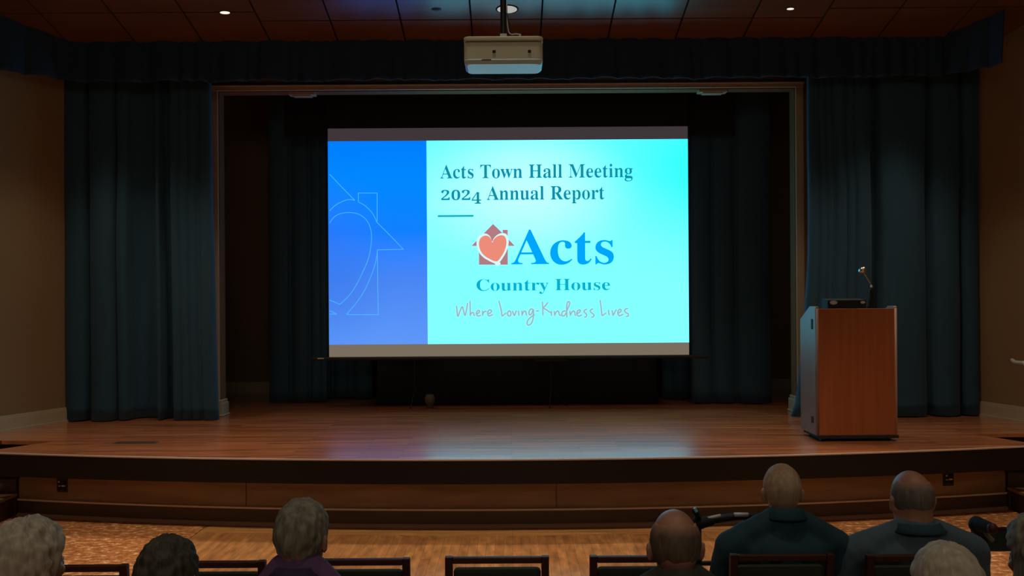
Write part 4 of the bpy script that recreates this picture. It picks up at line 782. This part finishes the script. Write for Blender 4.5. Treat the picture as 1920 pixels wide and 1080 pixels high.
# ================================================================ PEOPLE (seated, seen from behind)
def person(label, px, top_px, D, hk=1.0, bw=1.0, shirt='teal', skin='skin', hair=None, collar=None, yaw=0, tilt=0, collar_drop=.15, sleeves='long', fat=1.0, female=False, up=0.0, nk=1.0, ch=1.0, sd=0.0, sw=.2):
    p0 = at(px, top_px, D); zt = p0.z
    t = empty('person', (p0.x, D, 0), 0, label, 'person')
    sk = M[skin]; dz = zt - 1.30 * 1.0
    T = lambda x, y, z: Vector((x, y, z + dz * max(0, min(1, (z - .5) / .5)) - sd * max(0, min(1, (z - .8) / .12))))   # stretch the trunk to the sitter's height
    hc = Vector((0, .015, zt - .097 * hk))           # cranium centre
    nb = Vector((0, -.02, 1.01 + up + dz))
    Rh = Matrix.Rotation(yaw, 3, 'Z') @ Matrix.Rotation(-tilt, 3, 'X')
    piv = hc + Vector((0, -.01, -.09))
    def Hd(x, y, z): return piv + Rh @ (Vector((x, y, z)) * hk + (hc - piv))
    # ---- body, one skin
    bm = bmesh.new()
    ellipsoid(bm, hc * 1 + (Rh @ (hc - piv) - (hc - piv)), (.074*hk, .096*hk, .097*hk), Rh)
    ellipsoid(bm, Hd(0, -.025, -.03), (.067*hk, .072*hk, .07*hk), Rh)
    ellipsoid(bm, Hd(0, .035, -.075), (.055*hk, .06*hk, .062*hk), Rh)          # jaw
    ellipsoid(bm, Hd(0, .075, -.112), (.026*hk, .022*hk, .02*hk), Rh)          # chin
    ellipsoid(bm, Hd(0, .078, .0), (.048*hk, .02*hk, .018*hk), Rh)             # brow
    capsule(bm, Hd(0, .09, -.01), Hd(0, .112, -.048), .010*hk, .014*hk)        # nose
    for s in (-1, 1):
        ellipsoid(bm, Hd(s*.014, .100, -.052), (.009*hk,)*3)
        ellipsoid(bm, Hd(s*.038, .07, -.05), (.022*hk, .02*hk, .02*hk))        # cheek
        E = Rh @ Matrix.Rotation(s * .45, 3, 'Z')
        ellipsoid(bm, Hd(s*.081, -.002, -.035), (.010*hk, .020*hk, .034*hk), E)  # ear
        ellipsoid(bm, Hd(s*.088, -.013, -.022), (.008*hk, .010*hk, .024*hk), E)
        ellipsoid(bm, Hd(s*.076, .004, -.060), (.008*hk, .010*hk, .012*hk), E)
    capsule(bm, Hd(-.02, .086, -.082), Hd(.02, .086, -.082), .0085*hk)         # lips
    capsule(bm, nb, Hd(0, -.012, -.075), .062*hk*nk, .056*hk*nk)
    capsule(bm, nb + Vector((0, -.01, -.03)), Hd(0, -.03, -.07), .055*hk*nk, .05*hk*nk)
    wt = sw * bw
    ellipsoid(bm, T(0, .02, .565), (.165*bw, .13, .11)); ellipsoid(bm, T(0, .035, .70), (.15*bw*fat, .125*fat, .15))
    ellipsoid(bm, T(0, .0, .87), (.16*bw, .115, .16))
    capsule(bm, T(-wt*.8, 0, .965), T(wt*.8, 0, .965), .062)
    for s in (-1, 1):
        capsule(bm, T(s*wt*.75, -.01, .985), nb + Vector((s*.02, 0, .02)), .05, .05)
        sh = T(s*wt, 0, .955); el = T(s*(wt+.045), .06, .70); wr = Vector((s*.13, .33, .645)); pl = Vector((s*.105, .41, .635))
        capsule(bm, sh, el, .052, .042); capsule(bm, el, wr, .042, .028)
        ellipsoid(bm, pl, (.040, .048, .016))
        for q, (dx, L) in enumerate(((-.030, .062), (-.010, .072), (.011, .068), (.030, .054))):
            a = pl + Vector((dx*s, .035, 0)); b = a + Vector((dx*.15*s, L*.6, -.004)); c_ = b + Vector((0, L*.45, -.022))
            capsule(bm, a, b, .0095, .009); capsule(bm, b, c_, .009, .008)
        a = pl + Vector((-s*.034, -.012, 0)); b = a + Vector((-s*.026, .034, -.002)); capsule(bm, a, b, .012, .0105); capsule(bm, b, b + Vector((-s*.003, .03, -.006)), .0105, .009)
        capsule(bm, (s*.09*bw, .06, .555), (s*.115, .46, .545), .082, .062); capsule(bm, (s*.115, .46, .535), (s*.12, .47, .11), .058, .036)
        capsule(bm, (s*.12, .46, .07), (s*.13, .58, .04), .036, .03)
    body = remeshed('body', bm, sk, t, voxel=.0072, it=5)
    for s in (-1, 1):
        bm = bmesh.new(); ellipsoid(bm, Hd(s*.031, .083, -.022), (.0125*hk, .010*hk, .0085*hk), Rh, 14, 10); e = link('eye', bm, M['eye'], t, smooth=True)
        bm = bmesh.new(); ellipsoid(bm, Hd(s*.031, .0905, -.022), (.0055*hk, .004*hk, .0055*hk), Rh, 10, 8); link('iris', bm, M['iris'], e, smooth=True)
    # ---- shirt
    g = .013
    bm = bmesh.new()
    ellipsoid(bm, T(0, .02, .58), (.17*bw+g, .135+g, .10)); ellipsoid(bm, T(0, .035, .70), (.155*bw*fat+g, .13*fat+g, .16))
    ellipsoid(bm, T(0, .0, .86), (.17*bw+g, .12+g, .17)); ellipsoid(bm, T(0, -.02, .93), (.165*bw+g, .095+g, .11))
    capsule(bm, T(-wt*.8, -.005, .960), T(wt*.8, -.005, .960), .066+g*.6)
    for s in (-1, 1):
        capsule(bm, T(s*wt*.9, -.01, .97), nb + Vector((s*.045, -.008, .024)), .064, .052)
        sh = T(s*wt, 0, .95); el = T(s*(wt+.045), .06, .70); wr = Vector((s*.135, .315, .645))
        capsule(bm, sh, el, .060+g*.5, .050+g*.4)
        if sleeves == 'long': capsule(bm, el, wr, .05, .036)
    capsule(bm, nb + Vector((0, -.012, -.03)), nb + Vector((0, -.008, .018)), .066*nk, .062*nk)
    so = remeshed('shirt', bm, M[shirt], t, voxel=.010, it=7)
    me = so.data
    nrm = [v.normal.copy() for v in me.vertices]; co_ = []
    for v, nv_ in zip(me.vertices, nrm):                                                  # soft cloth folds
        c0 = v.co.copy(); k = noise.noise(Vector((c0.x * 9 + px, c0.y * 7, c0.z * 4.2))) + .5 * noise.noise(Vector((c0.x * 18 + c0.z * 12, c0.y * 12, c0.z * 6 + px)))
        # diagonal pull folds from the shoulder blades
        kk = math.sin((abs(c0.x) * 1.2 + (c0.z - .9 - dz) * .9) * 62 + 3 * noise.noise(c0 * 6)) * .5 * max(0, 1 - abs(c0.z - .88 - dz) / .14)
        co_.extend(c0 + nv_ * (.008 * k + .004 * kk))
    me.vertices.foreach_set('co', co_); me.update()
    if collar:
        cm = M[shirt] if collar is True else M[collar]
        bm = bmesh.new(); R1 = []; n = 40
        for zz, rr in ((-.010, .074), (.016, .070), (.034, .065), (.037, .067), (.036, .070), (.014, .078), (-.008, .089), (-.013, .087), (-.012, .080)):
            ring = []
            for k in range(n):
                a = 2*PI*k/n; back = (1 - math.sin(a)) / 2
                hz = zz * ch * (1 if zz > 0 else (.6 + .6*back)) + .032 * back * ch
                ring.append(bm.verts.new(nb + Vector((rr*nk*math.cos(a)*(1+.05*hk), rr*nk*1.02*math.sin(a) - .006, .012 + hz))))
            R1.append(ring)
        for a, b in zip(R1, R1[1:]):
            for k in range(n): bm.faces.new((a[k], a[(k+1) % n], b[(k+1) % n], b[k]))
        bm.faces.new(R1[0]); bm.faces.new(R1[-1])
        cl = link('collar', bm, cm, so, smooth=True)
        if collar is not True: cl['label'] = 'darker collar'
    # ---- trousers, shoes
    bm = bmesh.new()
    ellipsoid(bm, T(0, .02, .555), (.172*bw, .142, .098))
    for s in (-1, 1):
        capsule(bm, (s*.09*bw, .06, .555), (s*.115, .46, .545), .091, .072); capsule(bm, (s*.115, .465, .535), (s*.12, .47, .13), .068, .052)
    remeshed('trousers', bm, M['trouser'], t, voxel=.014, it=4)
    for s in (-1, 1):
        bm = bmesh.new(); capsule(bm, (s*.12, .45, .062), (s*.135, .60, .05), .047, .040); ellipsoid(bm, (s*.128, .53, .022), (.045, .125, .022))
        remeshed('shoe', bm, M['shoe'], t, voxel=.01, it=3)
    # ---- hair
    if hair:
        kind, hm_, th, amp = hair
        bm = bmesh.new(); dens = bm.verts.layers.float.new('hair_cover'); NU, NV = 128, 84; rows = []
        a_, b_, c_ = .076, .098, .099
        for j in range(NV + 1):
            ph = PI * j / NV; row = []
            for i in range(NU):
                th_ = 2*PI*i/NU
                d = Vector((math.cos(th_)*math.sin(ph), math.sin(th_)*math.sin(ph), math.cos(ph)))
                r = 1 / math.sqrt((d.x/a_)**2 + (d.y/b_)**2 + (d.z/c_)**2)
                el = math.degrees(math.asin(max(-1, min(1, d.z)))); f = d.y / max(1e-3, math.hypot(d.x, d.y))   # f=1 face, -1 nape
                def st(e0, e1, x): u = max(0, min(1, (x - e0) / (e1 - e0))); return u*u*(3-2*u)
                jit = 5 * noise.noise(Vector((math.cos(th_) * 2.5, math.sin(th_) * 2.5, el * .05 + px)))
                if kind == 'fringe':
                    m = (1 - st(6, 40, el + jit - 6*(f < 0))) * st(-58, -34, el + (6 if f < -.2 else 0)) * (1 - st(-.1, .35, f))
                elif kind == 'crew':
                    m = st(-60, -30, el + (6 if f < -.2 else 0)) * (1 - st(.15, .6, f - el/70)) * (1 - .75 * math.exp(-((d.x + .15)**2 + (d.y + .35)**2) * 7) * st(10, 40, el))
                elif kind == 'bob':
                    m = (1 - st(.35, .6, f - max(0, el)/55))
                else:
                    m = st(-62, -44, el + (14 if f < -.3 else -8)) * (1 - st(.25, .55, f - max(0, el)/60))
                cx_, sx2 = math.cos(th_), math.sin(th_)
                nz = noise.noise(Vector((d.x*5, d.y*5, d.z*3 + px))) + .6 * noise.noise(Vector((cx_*6 + .02*el, sx2*6, el*.05 + px))) + .4 * noise.noise(Vector((cx_*16 + .05*el, sx2*16, el*.04 + px + 7)))
                rr = r + (.0015 + th * m if m > .04 else -.012) + amp * nz * m
                q = d * rr
                if kind == 'bob' and el < -20 and f < .3:
                    k_ = m * min(1, (-20 - el) / 45)
                    q = Vector((q.x * (1 + .45*k_), q.y * (1 + .2*k_), q.z - .07*k_))
                v_ = bm.verts.new(piv + Rh @ (q * hk + (hc - piv))); v_[dens] = max(0, min(1, m * 1.15)); row.append(v_)
            rows.append(row)
        for a, b in zip(rows, rows[1:]):
            for i in range(NU): bm.faces.new((a[i], a[(i+1) % NU], b[(i+1) % NU], b[i]))
        bmesh.ops.remove_doubles(bm, verts=bm.verts[:], dist=1e-5)
        link('hair', bm, M[hm_], t, smooth=True)
    return t

P = {}
P['teal'] = person('man in a dark teal shirt with cropped sandy grey hair', 1468, 874, 3.735, hk=.99, bw=1.12, shirt='teal', skin='skin2', hair=('crew', 'h_crew', .004, .002), collar=True, yaw=-.12, sw=.205, up=.05)
P['polo'] = person('broad bald man in a slate blue polo with dark collar', 1712, 884, 3.715, hk=1.08, bw=1.3, shirt='polo', skin='skin', hair=('fringe', 'h_fringe', .0035, .001), collar='teal', sleeves='short', fat=1.1, sw=.2, up=.025, nk=1.3, ch=.75)
P['olive'] = person('bald man with brownish fringe in a dark olive shirt', 1267, 958, 2.76, hk=1.02, bw=1.1, shirt='olive', skin='skin', hair=('fringe', 'h_brown', .004, .0015), collar=True, up=.05)
P['purple'] = person('man with thick silver grey hair in a purple shirt', 562, 943, 2.72, hk=.98, bw=1.12, shirt='purple', skin='skin', hair=('full', 'h_gray', .008, .005), collar='collarp', yaw=-.2, up=.06, ch=.55, sd=.06, sw=.18)
P['dark'] = person('person with dark curly grey brown hair, only the crown of the head showing', 309, 1017, 2.66, hk=1.02, bw=.88, shirt='navy', skin='skin', hair=('full', 'h_dark', .014, .009))
P['white'] = person('woman with wavy white hair at the carpeted aisle end', 43, 985, 2.3, hk=.95, bw=.9, shirt='plum', skin='skin2', hair=('full', 'h_white', .017, .009), yaw=-.35, up=.03)
P['cap'] = person('person with cream white hair, crown showing in front of the slate polo', 1783, 1031, 2.02, hk=.87, bw=.9, shirt='cream', skin='skin2', hair=('full', 'h_white', .013, .004))
P['bob'] = person('person with long ruffled grey hair, partly out of frame beside the green walker', 1970, 976, 2.62, hk=1.08, bw=.95, shirt='plum', skin='skin', hair=('bob', 'h_gray', .020, .009), yaw=.3)
# chairs carrying the nearer row
for key, lab in (('olive', 'dark framed chair carrying the bald man in olive'), ('purple', 'dark framed chair carrying the man in purple'), ('dark', 'dark framed chair carrying the dark haired person'),
                 ('white', 'dark framed chair carrying the white haired woman'), ('cap', 'dark framed chair carrying the cream haired person'), ('bob', 'dark framed chair carrying the long haired person')):
    c = copy_tree(proto); c['label'] = lab; c['group'] = 'chairs in the nearer row'; q = P[key].location; c.location = (q.x, q.y - .19, 0)

# ================================================================ WALKERS
# handlebar rising in front of the olive and teal men
D = 4.1
wk = empty('rollator_walker', (at(1352, 980, D).x, D, 0), label='black walking frame with padded handlebar in front of the teal shirted man', cat='walking frame')
o0 = wk.location
def Lp(px, py, d): return at(px, py, d) - Vector(o0)
bm = bmesh.new(); tube(bm, smooth_path([Lp(1309, 1075, 4.05), Lp(1308, 1000, 4.05), Lp(1309, 985, 4.05), Lp(1318, 978, 4.05), Lp(1345, 974, 4.07), Lp(1380, 969, 4.1), Lp(1412, 968, 4.12), Lp(1440, 972, 4.14)], 6), .019, 12); link('handlebar', bm, M['blackm'], wk, smooth=True)
bm = bmesh.new(); tube(bm, smooth_path([Lp(1309, 982, 4.04), Lp(1320, 979, 4.04), Lp(1335, 976, 4.05)], 5), .03, 12, .024); ellipsoid(bm, Lp(1309, 981, 4.04), (.032, .03, .032)); link('grip', bm, M['blackmat'], wk, smooth=True)
bm = bmesh.new(); tube(bm, [Lp(1310, 974, 4.03), Lp(1303, 957, 4.0)], .014, 10, .016); bl = link('brake_lever', bm, M['blackm'], wk, smooth=True)
bm = bmesh.new(); box(bm, Lp(1304.5, 956, 3.985), (.014, .012, .024), Matrix.Rotation(-.5, 3, 'Y')); link('lever_tip', bm, mat('teal_plastic_tip', (.25, .75, .70), rough=.25), bl, bevel=.003)
for a, b, r in (((1327, 972, 4.035), (1351, 966.5, 4.045), .0075), ((1377, 965, 4.075), (1402, 965, 4.09), .010)):
    bm = bmesh.new(); tube(bm, [Lp(*a), Lp(*b)], r, 10); link('clamp_sleeve', bm, M['silver'], wk, smooth=True)
for sx_, nm in ((-.16, 0), (.2, 1)):
    for dy in (-.05, .5):
        bm = bmesh.new(); tube(bm, [(sx_, .0, .72), (sx_, dy, .1)], .012, 8); k = link('leg', bm, M['blackm'], wk)
        bm = bmesh.new(); lathe(bm, [(0, -.012), (.06, -.012), (.07, -.008), (.07, .008), (.06, .012), (0, .012)], (sx_, dy, .072), axis=(1, 0, 0)); link('wheel', bm, M['blackmat'], k)
bm = bmesh.new(); tube(bm, [Lp(1309, 1075, 4.05), (-.16, 0, .70)], .014, 8); tube(bm, [(-.16, 0, .71), (.2, 0, .71)], .012, 8); tube(bm, [Lp(1440, 972, 4.14), (.24, .03, .9), (.2, 0, .71)], .014, 8); link('frame', bm, M['blackm'], wk)
# second walking frame past the slate polo
D = 3.95
wk = empty('rollator_walker', (at(1880, 1010, D).x, D, .004), label='walking frame with dark green backrest and black grips beyond the slate polo', cat='walking frame')
o0 = wk.location
bm = bmesh.new(); V = [Lp(1838, 999, D), Lp(1866, 992, D), Lp(1990, 990, D), Lp(1990, 1034, D), Lp(1836, 1035, D)]
f1 = [bm.verts.new(v) for v in V]; f2 = [bm.verts.new(v + Vector((0, .03, 0))) for v in V]; n = 5
for i in range(n): bm.faces.new((f1[i], f1[(i+1) % n], f2[(i+1) % n], f2[i]))
bm.faces.new(f1[::-1]); bm.faces.new(f2); link('backrest', bm, M['green'], wk, bevel=.008)
bm = bmesh.new(); tube(bm, [Lp(1864, 991.5, D-.01), Lp(1995, 989, D-.01)], .008, 8); link('piping', bm, M['blackmat'], wk)
bm = bmesh.new(); capsule(bm, Lp(1832, 984, D-.1), Lp(1838, 996, D-.06), .036, .034); capsule(bm, Lp(1832, 982, D-.1), Lp(1858, 990, D-.2), .034, .024); capsule(bm, Lp(1836, 996, D-.06), Lp(1843, 1030, D-.03), .034, .026)
link('grip', bm, M['blackmat'], wk, smooth=True)
bm = bmesh.new(); ellipsoid(bm, Lp(1861, 991, D-.22), (.022, .02, .024)); link('grip_cap', bm, mat('dark_red_cap', (.07, .016, .012), rough=.5), wk, smooth=True)
bm = bmesh.new(); tube(bm, smooth_path([Lp(1845, 996, D-.12), Lp(1852, 1004, D-.12), Lp(1862, 1014, D-.12)], 4), .010, 10); link('brake_lever', bm, mat('dull_gray_lever', (.2, .2, .19), rough=.4), wk, smooth=True)
for x in (-.08, .5):
    for dy in (-.05, .45):
        bm = bmesh.new(); tube(bm, [(x, .03, .86), (x, dy, .1)], .012, 8); k = link('leg', bm, M['blackm'], wk)
        bm = bmesh.new(); lathe(bm, [(0, -.012), (.06, -.012), (.07, -.008), (.07, .008), (.06, .012), (0, .012)], (x, dy, .072), axis=(1, 0, 0)); link('wheel', bm, M['blackmat'], k)

# ================================================================ LIGHT
w = bpy.data.worlds.new('world'); sc.world = w; w.use_nodes = True
w.node_tree.nodes['Background'].inputs[0].default_value = (.9, .8, .7, 1); w.node_tree.nodes['Background'].inputs[1].default_value = .0
def spot(name, loc, to, power, ang, col=(1, .82, .60), blend=.8, size=.15):
    l = bpy.data.lights.new(name, 'SPOT'); l.energy = power; l.spot_size = math.radians(ang); l.spot_blend = blend; l.color = col; l.shadow_soft_size = size
    o = bpy.data.objects.new(name, l); COL.objects.link(o); o.location = loc
    o.rotation_euler = (Vector(to) - Vector(loc)).to_track_quat('-Z', 'Y').to_euler(); return o
def area(name, loc, to, power, sx, sy, col=(1, .8, .58), spread=180):
    l = bpy.data.lights.new(name, 'AREA'); l.shape = 'RECTANGLE'; l.size = sx; l.size_y = sy; l.energy = power; l.color = col; l.spread = math.radians(spread)
    o = bpy.data.objects.new(name, l); COL.objects.link(o); o.location = loc
    o.rotation_euler = (Vector(to) - Vector(loc)).to_track_quat('-Z', 'Y').to_euler(); return o
for x in (-3.9, -1.3, 1.3, 3.9):
    spot('house_light', (x, 4.7, ceil_z(4.7) - .06), (x, 6.45, 0), 330, 58)
    spot('house_light', (x, 3.2, ceil_z(3.2) - .06), (x, 3.3, 0), 58, 70)
    spot('house_light', (x, .4, ceil_z(.4) - .06), (x, .4, 0), 14, 78)
for x in (-4.1, -2.86, -1.45, -.03, 1.4, 2.8, 4.1):  # the pair either side of the centre fitting is added to brighten the floor
    spot('stage_downlight_and_fill', (x, 8.45, ceil_z(8.45) - .05), (x * .98, 8.25, 0), 84 if abs(x) > 2 else 72, 80)
spot('house_light', (-.1, 4.35, ceil_z(4.35) - .06), (-.1, 4.75, 0), 60, 40)
area('rear_hall_glow', (0, -3.5, 4.8), (0, 6, 1.5), 45, 7, 1.5)
